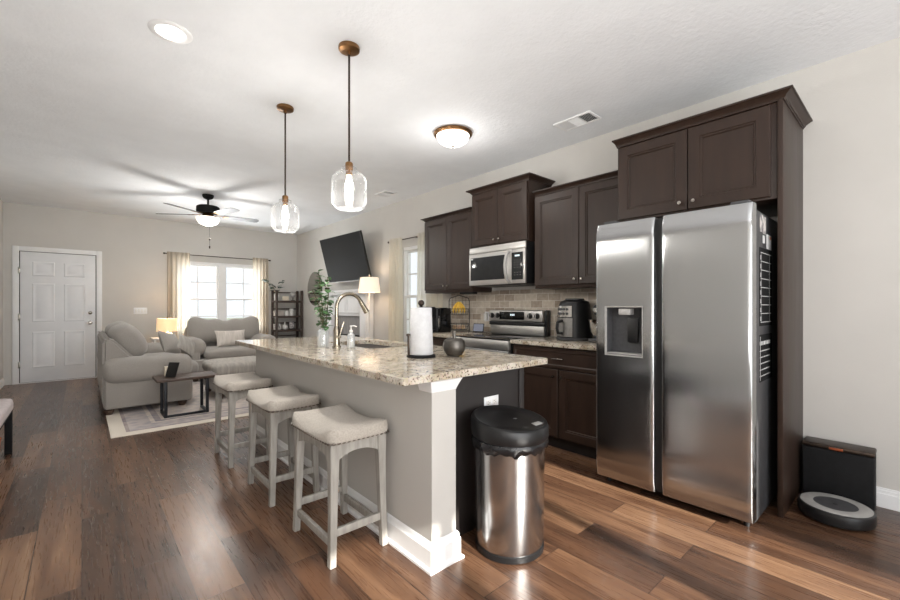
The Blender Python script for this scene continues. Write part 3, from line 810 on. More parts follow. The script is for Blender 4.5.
fcab = thing('refrigerator_cabinet', 'deep dark cabinet over the refrigerator with tall side panel', 'cabinet', (XW, 1.03, 0))
obj('cabinet_body', box(nb(), 3.071, XW - .0015, .548, 1.526, 1.872, 2.44, .002), 'wood', fcab)
door_x(3.05, 1.035, 1.515, 1.885, 2.43, 'wood', fcab, (1.075, 1.935), .07)
door_x(3.05, .580, 1.029, 1.885, 2.43, 'wood', fcab, (.99, 1.935), .07)
obj('side_panel', box(nb(), 3.052, XW - .0015, .521, .5475, 0, 2.44, .002), 'wood', fcab)
obj('side_panel', box(nb(), 3.071, XW - .0015, 1.508, 1.5255, 0.925, 1.871, .002), 'wood', fcab)
obj('crown_molding', crown(3.062, .521, 1.527, 2.4405, 2.49, .05, (1, .35)), 'wood', fcab)

def base_cab(label, y0, y1, nd, drawer=True):
    o = thing('base_cabinet', label, 'cabinet', (3.37, (y0 + y1) / 2, 0), 'dark base cabinets')
    obj('cabinet_body', box(nb(), 3.051, XW - .0115, y0, y1, .10, .884, .002), 'wood', o)
    obj('toe_kick', box(nb(), 3.10, XW - .02, y0 + .002, y1 - .002, 0, .0995), 'toe', o)
    w = (y1 - y0) / nd
    dr = obj('drawer', ring_panel(nb(), lambda u, v, d: (3.05 - d, u, v), y0 + .01, y1 - .01, .70, .865, [(0, 0), (0, .016), (.004, .02), (.025, .02), (.034, .012)]), 'wood', o)
    yc = (y0 + y1) / 2; hb_ = nb()
    tube(hb_, [(3.033, yc - .055, .785), (3.012, yc - .05, .785), (3.005, yc - .03, .785), (3.003, yc, .785), (3.005, yc + .03, .785), (3.012, yc + .05, .785), (3.033, yc + .055, .785)], .005, 10)
    obj('handle', hb_, 'nickel', dr)
    for k in range(nd):
        a, b_ = y0 + w * k + .006, y0 + w * (k + 1) - .006
        ky = (b_ - .035) if k < nd / 2 else (a + .035)
        door_x(3.03, a, b_, .115, .69, 'wood', o, (ky, .63))
    return o
base_cab('dark base cabinet under the air fryer, between range and refrigerator', 1.532, 2.535, 2)
base_cab('dark base cabinet under the coffee maker, left of the range', 3.372, 4.12, 2)
tag(obj('countertop', box(nb(), 3.005, XW - .0105, 1.530, 2.540, .8845, .92, .004), 'granite'), 'speckled granite worktop under the air fryer', 'countertop')
tag(obj('countertop', box(nb(), 3.005, XW - .0105, 3.366, 4.14, .8845, .92, .004), 'granite'), 'speckled granite worktop under the coffee maker', 'countertop')

# ------------------------------------------------------------------ range
rg = thing('range', 'stainless electric range with black glass cooktop', 'range', (3.33, 2.953, 0))
RY0, RY1 = 2.548, 3.358
obj('range_body', box(nb(), 3.03, 3.66, RY0, RY1, .02, .895, .004), 'black', rg)
ft = box(nb(), 2.985, 3.03, RY0, RY1, .815, .905, .008); obj('front_trim', ft, 'steel_f', rg)
obj('cooktop', box(nb(), 3.005, 3.56, RY0 + .002, RY1 - .002, .9055, .9175, .003), 'black_g', rg)
od = obj('oven_door', box(nb(), 2.99, 3.028, RY0 + .005, RY1 - .005, .22, .81, .008), 'steel', rg)
obj('oven_window', box(nb(), 2.986, 2.9895, RY0 + .12, RY1 - .12, .34, .64, .001), 'black_g', od)
hh = nb(); cyl(hh, (2.945, RY0 + .05, .755), (2.945, RY1 - .05, .755), .013)
for y in (RY0 + .09, RY1 - .09): cyl(hh, (2.99, y, .755), (2.945, y, .755), .009)
obj('oven_handle', hh, 'steel', od)
obj('storage_drawer', box(nb(), 2.99, 3.028, RY0 + .005, RY1 - .005, .06, .21, .008), 'steel', rg)
bgm = nb(); box(bgm, 3.575, 3.66, RY0 + .02, RY1 - .045, .918, 1.02, .003); bg_ = obj('backguard', bgm, 'steel_f', rg)
bk = nb(); box(bk, 3.562, 3.662, RY0 + .006, RY1 - .030, 1.021, 1.062, .006); box(bk, 3.59, 3.668, RY0 + .0, RY0 + .0195, .9185, 1.19, .008); box(bk, 3.59, 3.668, RY1 - .0445, RY1 - .025, .9185, 1.19, .008); obj('backguard_trim', bk, 'black', rg)
cpn = box(nb(), 3.545, 3.655, RY0 + .02, RY1 - .045, 1.0625, 1.19, .012, 3); cpo = obj('control_panel', cpn, 'steel_f', rg)
obj('clock_display', box(nb(), 3.5415, 3.5448, 2.80, 3.15, 1.085, 1.172, .001), 'black_g', cpo)
dg = nb()
for k in range(3): box(dg, 3.5405, 3.5413, 2.975 - k * .022, 2.990 - k * .022, 1.128, 1.148)
obj('clock_digits', dg, 'digits', cpo)
for y in (3.262, 3.18, 2.72, 2.63):
    kb_ = obj('knob', lathe(nb(), (3.5445, y, 1.128), [(.030, 0), (.030, .006), (.024, .008), (.021, .028), (0, .03)], 20, '-x'), 'black', rg)
    obj('knob_pointer', box(nb(), 3.510, 3.5142, y - .004, y + .004, 1.108, 1.15, .001), 'silver', kb_)

# ------------------------------------------------------------------ microwave
mw = thing('microwave', 'stainless over-the-range microwave with black glass door', 'microwave', (3.46, 2.955, 1.45))
MY0, MY1, MZ0, MZ1 = 2.560, 3.350, 1.450, 1.878
obj('microwave_body', box(nb(), 3.285, XW - .012, MY0, MY1, MZ0 + .01, MZ1, .004), 'black', mw)
obj('top_strip', box(nb(), 3.262, 3.284, MY0, MY1, 1.812, MZ1, .003), 'steel_f', mw)
md_ = obj('microwave_door', box(nb(), 3.258, 3.284, 2.735, MY1, MZ0 + .012, 1.808, .004), 'steel_f', mw)
obj('door_window', box(nb(), 3.2555, 3.2577, 2.825, 3.325, 1.515, 1.765, .001), 'mw_glass', md_)
obj('badge', box(nb(), 3.2545, 3.2553, 3.285, 3.318, 1.745, 1.758), 'mark', md_)
mh = tube(nb(), [(3.259, 2.765, 1.475), (3.218, 2.765, 1.505), (3.198, 2.765, 1.57), (3.190, 2.765, 1.635), (3.198, 2.765, 1.70), (3.218, 2.765, 1.765), (3.259, 2.765, 1.795)], .016, 12); obj('handle', mh, 'silver', md_)
cpo2 = obj('control_panel', box(nb(), 3.258, 3.284, MY0, 2.732, MZ0 + .012, 1.808, .004), 'steel_f', mw)
obj('keypad', box(nb(), 3.2555, 3.2577, 2.588, 2.7318, 1.500, 1.775, .001), 'mw_glass', cpo2)
ks = nb()
for r_ in range(7):
    for c_ in range(3):
        if r_ in (2,): continue
        box(ks, 3.2547, 3.2553, 2.615 + c_ * .036, 2.625 + c_ * .036, 1.545 + r_ * .025, 1.549 + r_ * .025)
obj('key_marks', ks, 'silver', cpo2)
obj('clock_digits', box(nb(), 3.2547, 3.2553, 2.63, 2.69, 1.733, 1.748), 'digits', cpo2)
obj('underside_vent', box(nb(), 3.31, 3.64, MY0 + .04, MY1 - .04, MZ0 + .001, MZ0 + .0095), 'dgrey', mw)
tag(obj('under_cabinet_light', box(nb(), 3.36, 3.44, 3.40, 3.62, 1.375, 1.3995, .004), 'black_m'), 'black light bar under the cabinet beside the microwave', 'light')

# ------------------------------------------------------------------ refrigerator
fr = thing('refrigerator', 'stainless side-by-side refrigerator with ice and water dispenser', 'refrigerator', (3.2, 1.05, 0))
FY0, FY1, FZ0, FZ1 = .592, 1.503, .055, 1.80
obj('refrigerator_body', box(nb(), 2.795, 3.60, FY0 + .006, FY1 - .006, .03, 1.775, .006), 'grey_side', fr)
def fdoor(y0, y1, hole=None):
    t = bmesh.new(); ny = 14; zs = [FZ0, FZ0 + .012] ; nz = 26
    zs = [FZ0 + (FZ1 - FZ0) * k / nz for k in range(nz + 1)]
    if hole: zs = sorted(set([z for z in zs if not (abs(z - hole[2]) < .02 or abs(z - hole[3]) < .02)] + [hole[2], hole[3]]))
    ys_ = [y0 + (y1 - y0) * (1 - math.cos(math.pi * k / ny)) / 2 for k in range(ny + 1)]
    if hole: ys_ = sorted(set([y for y in ys_ if not (abs(y - hole[0]) < .012 or abs(y - hole[1]) < .012)] + [hole[0], hole[1]]))
    G = {}
    for i, y in enumerate(ys_):
        for j, z in enumerate(zs):
            u = (y - (y0 + y1) / 2) / ((y1 - y0) / 2); w = (z - (FZ0 + FZ1) / 2) / ((FZ1 - FZ0) / 2)
            x = 2.700 + .010 * abs(u) ** 60 + .014 * abs(w) ** 90 + .006 * max(0, w) ** 60
            G[i, j] = t.verts.new((x, y, z))
    for i in range(len(ys_) - 1):
        for j in range(len(zs) - 1):
            if hole and hole[0] - .001 < ys_[i] < hole[1] - .001 and hole[2] - .001 < zs[j] < hole[3] - .001: continue
            t.faces.new((G[i, j], G[i, j + 1], G[i + 1, j + 1], G[i + 1, j]))
    be = [e for e in t.edges if e.is_boundary]
    outer = [e for e in be if all(abs(v.co.y - y0) < 1e-4 or abs(v.co.y - y1) < 1e-4 or abs(v.co.z - FZ0) < 1e-4 or abs(v.co.z - FZ1) < 1e-4 for v in e.verts)]
    ex = bmesh.ops.extrude_edge_only(t, edges=outer)
    nv = [v for v in ex['geom'] if isinstance(v, bmesh.types.BMVert)]
    for v in nv: v.co.x = 2.788
    bmesh.ops.contextual_create(t, geom=[e for e in ex['geom'] if isinstance(e, bmesh.types.BMEdge) and all(abs(v.co.x - 2.788) < 1e-5 for v in e.verts)])
    bmesh.ops.recalc_face_normals(t, faces=t.faces)
    return join(nb(), t)
HO = (1.180, 1.428, .905, 1.228)
obj('refrigerator_door', fdoor(FY0, 1.062), 'steel', fr, angle=50)
fz = obj('freezer_door', fdoor(1.108, FY1, HO), 'steel', fr, angle=50)
# dispenser recess
rc = nb(); t = bmesh.new(); y0, y1, z0, z1 = HO; rings = []
for x, i in ((2.6965, -.006), (2.6965, .0), (2.71, .004)): rings.append([t.verts.new((x, y, z)) for y, z in ((y0 + i, z0 + i), (y1 - i, z0 + i), (y1 - i, z1 - i), (y0 + i, z1 - i))])
for a, b_ in zip(rings, rings[1:]):
    for k in range(4): t.faces.new((a[k], a[(k + 1) % 4], b_[(k + 1) % 4], b_[k]))
join(rc, t); obj('dispenser_bezel', rc, 'silver', fz)
rv = nb(); t = bmesh.new(); rings = []
for x, i in ((2.7102, .004), (2.778, .008)): rings.append([t.verts.new((x, y, z)) for y, z in ((y0 + i, z0 + i), (y1 - i, z0 + i), (y1 - i, z1 - i), (y0 + i, z1 - i))])
for k in range(4): t.faces.new((rings[0][k], rings[0][(k + 1) % 4], rings[1][(k + 1) % 4], rings[1][k]))
t.faces.new(rings[1]); join(rv, t); obj('dispenser_recess', rv, 'dgrey', fz)
obj('dispenser_spout', box(nb(), 2.712, 2.77, 1.262, 1.345, 1.175, 1.218, .006), 'silver', fz)
obj('dispenser_paddle', box(nb(), 2.757, 2.7765, 1.232, 1.305, .99, 1.155, .006), 'black', fz)
obj('drip_tray', box(nb(), 2.703, 2.775, 1.19, 1.42, .912, .920, .002), 'silver', fz)
obj('handle_recess', box(nb(), 2.735, 2.786, 1.0625, 1.1075, FZ0 + .01, 1.79), 'black', fr)
for y in (.66, 1.42): obj('hinge_cap', box(nb(), 2.74, 2.86, y - .045, y + .045, 1.801, 1.822, .006), 'dgrey', fr)
obj('base_grille', box(nb(), 2.83, 2.86, FY0 + .02, FY1 - .02, .012, .052), 'black', fr)
for y in (.64, 1.455): obj('foot', cyl(nb(), (2.80, y, 0), (2.80, y, .034), .016), 'black', fr)

# papers on the side of the refrigerator
FS = FY0 + .0055
def flat(name, x0, x1, z0, z1, m, th=.002, off=0): return obj(name, box(nb(), x0, x1, FS - off - th, FS - off - .0001, z0, z1), m)
cal = thing('magnetic_calendar', 'black magnetic planner with white grid on the refrigerator side', 'calendar', (3.0, FS, 1.30))
obj('board', box(nb(), 2.875, 3.170, FS - .0022, FS - .0002, 1.12, 1.57), 'black_m', cal)
gm = nb()
for k in range(9): box(gm, 2.895, 3.150, FS - .0029, FS - .0023, 1.14 + k * .05, 1.1435 + k * .05)
for x in (2.902, 3.10): box(gm, x, x + .003, FS - .0029, FS - .0023, 1.14, 1.545)
for k in range(8): box(gm, 2.888, 2.904, FS - .0032, FS - .0025, 1.15 + k * .05, 1.175 + k * .05)
obj('grid_lines', gm, 'mark', cal)
lst = thing('magnetic_list', 'black magnetic list pad below the planner on the refrigerator side', 'list', (3.0, FS, .95))
obj('board', box(nb(), 2.875, 3.170, FS - .0022, FS - .0002, .80, 1.07), 'black_m', lst)
gm = nb()
for k in range(6):
    x = 2.875
    while x < 3.11:
        w = random.uniform(.012, .035); box(gm, x, x + w, FS - .0029, FS - .0023, .83 + k * .036, .836 + k * .036 + (.016 if k == 5 else 0)); x += w + .012
box(gm, 2.882, 2.888, FS - .0029, FS - .0023, .81, 1.06)
obj('list_lines', gm, 'mark', lst)
for nm_, lb, ct, x0, x1, z0, z1, m_ in (
        ('photo_strip', 'black and white photo strip, left of the pair at the top of the refrigerator side', 'photo', 2.885, 2.945, 1.66, 1.76, 'photo'),
        ('photo_strip', 'black and white photo strip, right of the pair at the top of the refrigerator side', 'photo', 2.955, 3.015, 1.655, 1.755, 'photo'),
        ('magnet', 'small oval white magnet below the photo strips on the refrigerator', 'magnet', 2.95, 2.99, 1.60, 1.645, 'mark'),
        ('paper_note', 'white note with an orange mark on the refrigerator side', 'note', 3.04, 3.15, 1.575, 1.66, 'mark')):
    o = tag(flat(nm_, x0, x1, z0, z1, m_, .003), lb, ct)
    if nm_ == 'paper_note': obj('orange_mark', box(nb(), 3.10, 3.14, FS - .0038, FS - .0031, 1.635, 1.655), 'yel', o)

# ------------------------------------------------------------------ trash can
tx, ty = 1.657, 1.405
tc_ = thing('trash_can', 'round stainless trash can with black lid beside the island', 'trash can', (tx, ty, 0))
obj('base_ring', lathe(nb(), (tx, ty, 0), [(0, 0), (.174, 0), (.178, .004), (.178, .03), (.172, .032), (0, .032)], 48, sx=1, sy=.97), 'black', tc_)
obj('can_body', lathe(nb(), (tx, ty, 0), [(.172, .0325), (.176, .06), (.180, .30), (.183, .545), (.176, .546), (.17, .10), (0, .08)], 64, sx=1, sy=.97), 'steel_v', tc_)
t = bmesh.new(); n = 96; rings = []
for k, (r_, z) in enumerate(((.184, .518), (.190, .53), (.196, .548), (.195, .566), (.186, .575))):
    ring = []
    for i in range(n):
        a = 2 * math.pi * i / n; w = (.006 * math.sin(9 * a + k) + .005 * math.sin(23 * a + 1.3 * k)) * (.8 if k < 3 else .3)
        ring.append(t.verts.new((tx + (r_ + abs(w)) * math.cos(a), ty + .97 * (r_ + abs(w)) * math.sin(a), z + (w * 1.3 if k < 2 else 0))))
    rings.append(ring)
for a, b_ in zip(rings, rings[1:]):
    for i in range(n): t.faces.new((a[i], a[(i + 1) % n], b_[(i + 1) % n], b_[i]))
bl = join(nb(), t); thicken(obj('bin_liner', bl, 'bagmat', tc_), .001)
ld = obj('lid', lathe(nb(), (tx, ty, 0), [(0, .570), (.190, .570), (.199, .576), (.203, .60), (.203, .640), (.197, .655), (.184, .660), (.176, .657), (.168, .652), (.10, .654), (0, .656)], 64, sx=1, sy=.97), 'black', tc_)
for v in ld.data.vertices:
    v.co.z += (v.co.y - ty) * (.13 if v.co.z > .6 else .05)
sn = nb(); box(sn, tx + .045, tx + .105, ty - .135, ty - .105, .6365, .6395, .001, mtx=about((tx + .075, ty - .12, .638), rot(7.5, 0, 0))); obj('sensor_window', sn, 'silver', ld)
obj('lid_button', lathe(nb(), (tx + .02, ty - .02, .6525), [(0, .003), (.008, .003), (.010, 0)], 16), 'dgrey', ld)

# ------------------------------------------------------------------ robot vacuum and dock
dk = thing('vacuum_dock', 'black robot vacuum dock tower against the wall beside the cabinet panel', 'dock', (3.58, .335, 0))
dt = nb(); box(dt, 3.50, 3.655, .170, .502, .0, .335, .012, 3); obj('dock_tower', dt, 'black_m', dk)
dlm = nb(); box(dlm, 3.496, 3.657, .168, .504, .3355, .362, .010, 3); obj('dock_lid', dlm, 'bronze', dk)
obj('pull_tab', box(nb(), 3.488, 3.4955, .305, .370, .340, .354, .002), 'copper', dk)
obj('dock_ramp', box(nb(), 3.42, 3.4995, .19, .48, 0, .009, .002), 'black', dk)
rv_ = thing('robot_vacuum', 'round black robot vacuum with silver top ring on the floor', 'robot vacuum', (3.265, .318, 0))
obj('vacuum_body', lathe(nb(), (3.265, .318, 0), [(0, .012), (.150, .012), (.165, .02), (.170, .035), (.170, .070), (.167, .082), (.160, .087), (0, .087)], 56), 'black', rv_)
obj('top_ring', lathe(nb(), (3.265, .318, .0872), [(.098, 0), (.098, .003), (.150, .003), (.157, .0)], 56), 'silver', rv_)
td = obj('top_disc', lathe(nb(), (3.265, .318, .0872), [(0, .002), (.097, .002), (.0975, 0)], 48), 'dgrey', rv_)
obj('button', lathe(nb(), (3.265, .318, .0893), [(0, .002), (.010, .002), (.012, 0)], 20), 'black', td)
obj('wheel', cyl(nb(), (3.25, .20, .03), (3.28, .20, .03), .0295), 'black', rv_); obj('wheel', cyl(nb(), (3.25, .436, .03), (3.28, .436, .03), .03), 'black', rv_)

# ------------------------------------------------------------------ counter items
# coffee maker
cm = thing('coffee_maker', 'black single-cup coffee maker at the window end of the counter', 'coffee maker', (3.4, 3.95, .92))
obj('coffee_body', box(nb(), 3.16, 3.34, 3.80, 4.02, .9205, 1.215, .012, 3), 'black', cm)
obj('brew_head', box(nb(), 3.03, 3.1595, 3.82, 4.00, 1.10, 1.225, .012, 3), 'black', cm)
obj('drip_base', box(nb(), 3.01, 3.1595, 3.82, 4.00, .9205, .955, .008), 'black', cm)
obj('head_trim', box(nb(), 3.024, 3.0295, 3.85, 3.97, 1.14, 1.185, .002), 'steel_p', cm)
obj('water_tank', box(nb(), 3.17, 3.33, 3.735, 3.7995, .9205, 1.21, .008), 'black_g', cm)
obj('tank_trim', box(nb(), 3.162, 3.1695, 3.76, 3.775, .96, 1.12, .002), 'steel_p', cm)
mug = thing('mug', 'white mug under the coffee maker spout', 'mug', (3.085, 3.91, .956))
obj('mug_body', lathe(nb(), (3.085, 3.91, .9555), [(0, 0), (.036, 0), (.038, .004), (.04, .09), (.037, .09), (.035, .008), (0, .006)], 24), 'ceramic', mug)
hn = nb(); tube(hn, [(3.085, 3.872, 1.03), (3.085, 3.847, 1.025), (3.085, 3.842, 1.0), (3.085, 3.852, .975), (3.085, 3.873, .97)], .005, 8); obj('handle', hn, 'ceramic', mug)
# two tier wire basket
bx, by = 3.505, 3.785
wb = thing('fruit_basket', 'two-tier black wire fruit basket on the counter', 'basket', (bx, by, .92))
def wire_tier(z):
    w = nb(); a, b_ = .105, .125; zt = z + .075
    for zz, s in ((z, .85), (zt, 1), (z + .0375, .93)):
        tube(w, [(bx + a * s * math.cos(2 * math.pi * k / 24), by + b_ * s * math.sin(2 * math.pi * k / 24), zz) for k in range(25)], .0028 if zz == zt else .0018, 6)
    for k in range(24):
        q = 2 * math.pi * k / 24; tube(w, [(bx + a * .85 * math.cos(q), by + b_ * .85 * math.sin(q), z), (bx + a * math.cos(q), by + b_ * math.sin(q), zt)], .0015, 5)
    for k in range(-3, 4):
        s = k / 4; hw = .85 * math.sqrt(1 - s * s); tube(w, [(bx + a * .85 * s, by - b_ * hw, z), (bx + a * .85 * s, by + b_ * hw, z)], .0015, 5); tube(w, [(bx - a * hw, by + b_ * .85 * s, z), (bx + a * hw, by + b_ * .85 * s, z)], .0015, 5)
    return w
obj('wire_tier', wire_tier(.945), 'iron', wb); obj('wire_tier', wire_tier(1.125), 'iron', wb)
fm = nb()
arch = [(bx + .11, by - .128, .9215), (bx + .11, by - .128, 1.30), (bx + .11, by - .115, 1.335), (bx + .11, by - .06, 1.352), (bx + .11, by, 1.372), (bx + .11, by + .06, 1.352), (bx + .11, by + .115, 1.335), (bx + .11, by + .128, 1.30), (bx + .11, by + .128, .9215)]
tube(fm, arch, .005, 8)
for y in (by - .085, by - .043, by, by + .043, by + .085): tube(fm, [(bx + .11, y, 1.13), (bx + .11, y, 1.35)], .0018, 5)
for z in (1.20, 1.25, 1.30): tube(fm, [(bx + .11, by - .126, z), (bx + .11, by + .126, z)], .0018, 5)
for y in (by - .128, by + .128):
    tube(fm, [(bx + .11, y, .9245), (bx - .10, y * .9 + by * .1, .9245)], .004, 6)
obj('wire_frame', fm, 'iron', wb)
bn = thing('bananas', 'bunch of yellow bananas in the upper tier of the wire basket', 'banana', (bx, by, 1.13))
for k in range(5):
    f_ = (k - 2) / 2; p = []; r_ = []
    for j in range(10):
        u = j / 9; w_ = math.sin(u * math.pi * .62)
        p.append((bx - .02 - .028 * w_ - .012 * abs(f_), by + f_ * (.010 + .060 * w_), 1.285 - .135 * u)); r_.append(0.004 + .0105 * math.sin(math.pi * min(1, .04 + u * .93)) ** .7)
    obj('banana', tube(nb(), p, r_, 8), 'banana', bn)
wb.rotation_euler.z = R(46); bn.rotation_euler.z = R(46)
grp = 'potatoes and onions in the lower basket'
spots = [(-.03, -.05), (-.034, 0.002), (-.03, .053), (.024, -.05), (.022, .003), (.024, .053)]
for k, (dx, dy) in enumerate(spots):
    dx, dy = dx * math.cos(R(46)) - dy * math.sin(R(46)), dx * math.sin(R(46)) + dy * math.cos(R(46))
    nmx, lbl = (('potato', 'tan potato in the lower tier of the wire basket'), ('onion', 'pale onion in the lower tier of the wire basket'))[k % 2]
    q = tag(obj(nmx, soft(nb(), (bx + dx, by + dy, .973), (.0255, .0245, .025), (2.2, 2.2, 2.2), 5), 'potato' if k % 2 == 0 else 'onion'), lbl, nmx, nmx + ' pile in the lower tier of the wire basket')
# smart display on the counter
sd = thing('smart_display', 'small tablet display standing on the counter next to the wire basket', 'display', (3.50, 3.45, .92))
mt = about((3.50, 3.445, .92), rot(0, 14, 18))
obj('display_case', box(nb(), 3.488, 3.502, 3.375, 3.515, .925, 1.03, .004, mtx=mt), 'black', sd)
obj('display_screen', box(nb(), 3.4862, 3.4878, 3.383, 3.507, .936, 1.020, mtx=mt), 'display', sd)
obj('display_stand', box(nb(), 3.4925, 3.545, 3.40, 3.49, .9205, .934, .004, mtx=about((3.50, 3.445, .92), rot(0, 0, 18))), 'dgrey', sd)
pf = thing('plug_in_device', 'white plug-in device on the backsplash beside the range', 'outlet', (3.67, 3.47, 1.10))
obj('outlet_plate', box(nb(), 3.6705, 3.6755, 3.43, 3.505, 1.05, 1.165, .002), 'white', pf)
obj('plug', box(nb(), 3.635, 3.670, 3.447, 3.49, 1.06, 1.15, .008), 'ceramic', pf)
# air fryer
fxx, fyy = 3.45, 2.135
af = thing('air_fryer', 'black air fryer with chrome front panel on the counter', 'air fryer', (fxx, fyy, .92))
obj('fryer_body', lathe(nb(), (fxx, fyy, .9205), [(0, 0), (.145, 0), (.156, .012), (.158, .03), (.150, .20), (.138, .325), (.125, .355), (.09, .37), (0, .374)], 48, sx=1.02, sy=1.02), 'black', af)
obj('base_rim', lathe(nb(), (fxx, fyy, .9205), [(.150, .0), (.164, .004), (.165, .022), (.156, .028)], 48), 'dgrey', af)
def arc_panel(r0, r1, a0, a1, z0, z1, th):
    t = bmesh.new(); n = 16; G = []
    for k in range(n + 1):
        a = R(a0 + (a1 - a0) * k / n); c, s = math.cos(a), math.sin(a)
        G.append([t.verts.new((fxx + r_ * c, fyy + r_ * s, z)) for r_, z in ((r0, z0), (r0 + th, z0), (r1 + th, z1), (r1, z1))])
    for a, b_ in zip(G, G[1:]):
        for k in range(4): t.faces.new((a[k], a[(k + 1) % 4], b_[(k + 1) % 4], b_[k]))
    t.faces.new(G[0]); t.faces.new(G[-1][::-1]); bmesh.ops.recalc_face_normals(t, faces=t.faces); return join(nb(), t)
obj('control_panel', arc_panel(.151, .146, 133, 203, 1.135, 1.235, .006), 'steel_p', af)
obj('fryer_drawer', arc_panel(.159, .151, 131, 205, .955, 1.125, .006), 'steel_d', af)
cs = nb()
for k in range(4):
    a = R(148 + k * 13); c, s = math.cos(a), math.sin(a)
    for z in (1.165, 1.205): lathe(cs, (fxx + .157 * c, fyy + .157 * s, z), [(.012, -.003), (.012, .004), (0, .005)], 10, mtx=Matrix.Rotation(a, 4, 'Z') @ Matrix.Rotation(R(90), 4, 'Y'))
obj('dial_marks', cs, 'dgrey', af)
hn = nb(); a = R(168); c, s = math.cos(a), math.sin(a)
tube(hn, [(fxx + .158 * c, fyy + .158 * s, 1.10), (fxx + .215 * c, fyy + .215 * s, 1.085), (fxx + .220 * c, fyy + .220 * s, 1.03), (fxx + .21 * c, fyy + .21 * s, .99), (fxx + .16 * c, fyy + .16 * s, .985)], .014, 10)
obj('handle', hn, 'black', af)
obj('top_vent', box(nb(), fxx - .05, fxx + .06, fyy - .07, fyy + .07, 1.2875, 1.305, .006), 'dgrey', af)
# stand mixer half hidden behind the refrigerator
sm_ = thing('stand_mixer', 'dark stand mixer with steel bowl beside the refrigerator', 'mixer', (3.42, 1.80, .92))
obj('mixer_base', box(nb(), 3.28, 3.60, 1.75, 1.90, .9205, .955, .014, 3), 'dgrey', sm_)
obj('mixer_column', box(nb(), 3.53, 3.60, 1.77, 1.88, .9555, 1.15, .02, 3), 'dgrey', sm_)
obj('mixer_head', soft(nb(), (3.44, 1.825, 1.20), (.165, .06, .058), (3, 2.4, 2.4), 8), 'dgrey', sm_)
obj('head_cap', lathe(nb(), (3.283, 1.825, 1.20), [(.02, 0), (.026, .006), (.02, .016), (0, .018)], 18, '-x'), 'steel_p', sm_)
obj('bowl', lathe(nb(), (3.36, 1.825, .956), [(0, 0), (.05, 0), (.055, .008), (.09, .06), (.105, .15), (.108, .16), (.102, .158), (.086, .062), (0, .01)], 32), 'steel_p', sm_)

# ------------------------------------------------------------------ ceiling fixtures
def pendant(x, y, label):
    p = thing('pendant_light', label, 'pendant light', (x, y, H), 'clear glass pendants over the island')
    z = H
    obj('ceiling_canopy', lathe(nb(), (x, y, z), [(0, -.0005), (.064, -.0005), (.066, -.006), (.064, -.022), (.052, -.028), (.012, -.03), (.012, -.05), (0, -.05)], 36), 'brass', p)
    obj('rod', cyl(nb(), (x, y, 2.13), (x, y, z - .048), .0065), 'bronze', p)
    so = obj('socket', lathe(nb(), (x, y, 2.052), [(0, .085), (.012, .085), (.022, .078), (.024, .070), (.024, .03), (.020, .028), (.020, 0), (0, 0)], 24), 'brass', p)
    obj('bulb', lathe(nb(), (x, y, 1.925), [(0, 0), (.012, .004), (.024, .02), (.028, .045), (.024, .075), (.014, .105), (.013, .125), (0, .126)], 20), 'bulb', so)
    obj('glass_shade', lathe(nb(), (x, y, 1.835), [(.078, .008), (.094, .022), (.106, .042), (.1075, .05), (.1075, .187), (.106, .197), (.086, .222), (.06, .232), (.05, .238), (.048, .262), (.030, .265)], 56), 'jar', p)
    l = light('pendant_lamp', 'POINT', (x, y, 1.90), 22, (1, .97, .92), shadow_soft_size=.03)
    return p
pendant(1.25, 2.361, 'clear glass jar pendant on a brass rod, above the paper towel end of the island')
pendant(1.238, 3.419, 'clear glass jar pendant on a brass rod, above the far sink end of the island')

fm_ = thing('flush_mount_light', 'brass rimmed frosted dome ceiling light over the kitchen', 'ceiling light', (2.59, 2.88, H))
obj('rim', lathe(nb(), (2.59, 2.88, H), [(0, -.0005), (.165, -.0005), (.178, -.008), (.182, -.02), (.172, -.034), (.155, -.036), (.150, -.02), (0, -.02)], 56), 'brass', fm_)
obj('dome', lathe(nb(), (2.59, 2.88, H), [(.154, -.030), (.150, -.055), (.130, -.085), (.095, -.108), (.05, -.122), (0, -.126)], 48), 'dome', fm_)
obj('finial', lathe(nb(), (2.59, 2.88, H - .126), [(.012, .0015), (.012, -.008), (.005, -.018), (0, -.02)], 16), 'nickel', fm_)
light('flush_lamp', 'POINT', (2.59, 2.88, H - .40), 7, (1, .97, .93), shadow_soft_size=.12)

rc_ = thing('recessed_light', 'round white recessed downlight in the ceiling', 'ceiling light', (.392, 2.93, H))
obj('trim_ring', lathe(nb(), (.392, 2.93, H), [(.072, -.001), (.078, -.009), (.105, -.006), (.112, -.0005)], 48), 'white', rc_)
obj('lens', lathe(nb(), (.392, 2.93, H), [(.0745, -.0045), (.05, -.006), (0, -.0065)], 40), 'can', rc_)
dl = light('recessed_lamp', 'SPOT', (.392, 2.93, H - .03), 28, (1, .98, .95), spot_size=R(130), spot_blend=1, shadow_soft_size=.07)

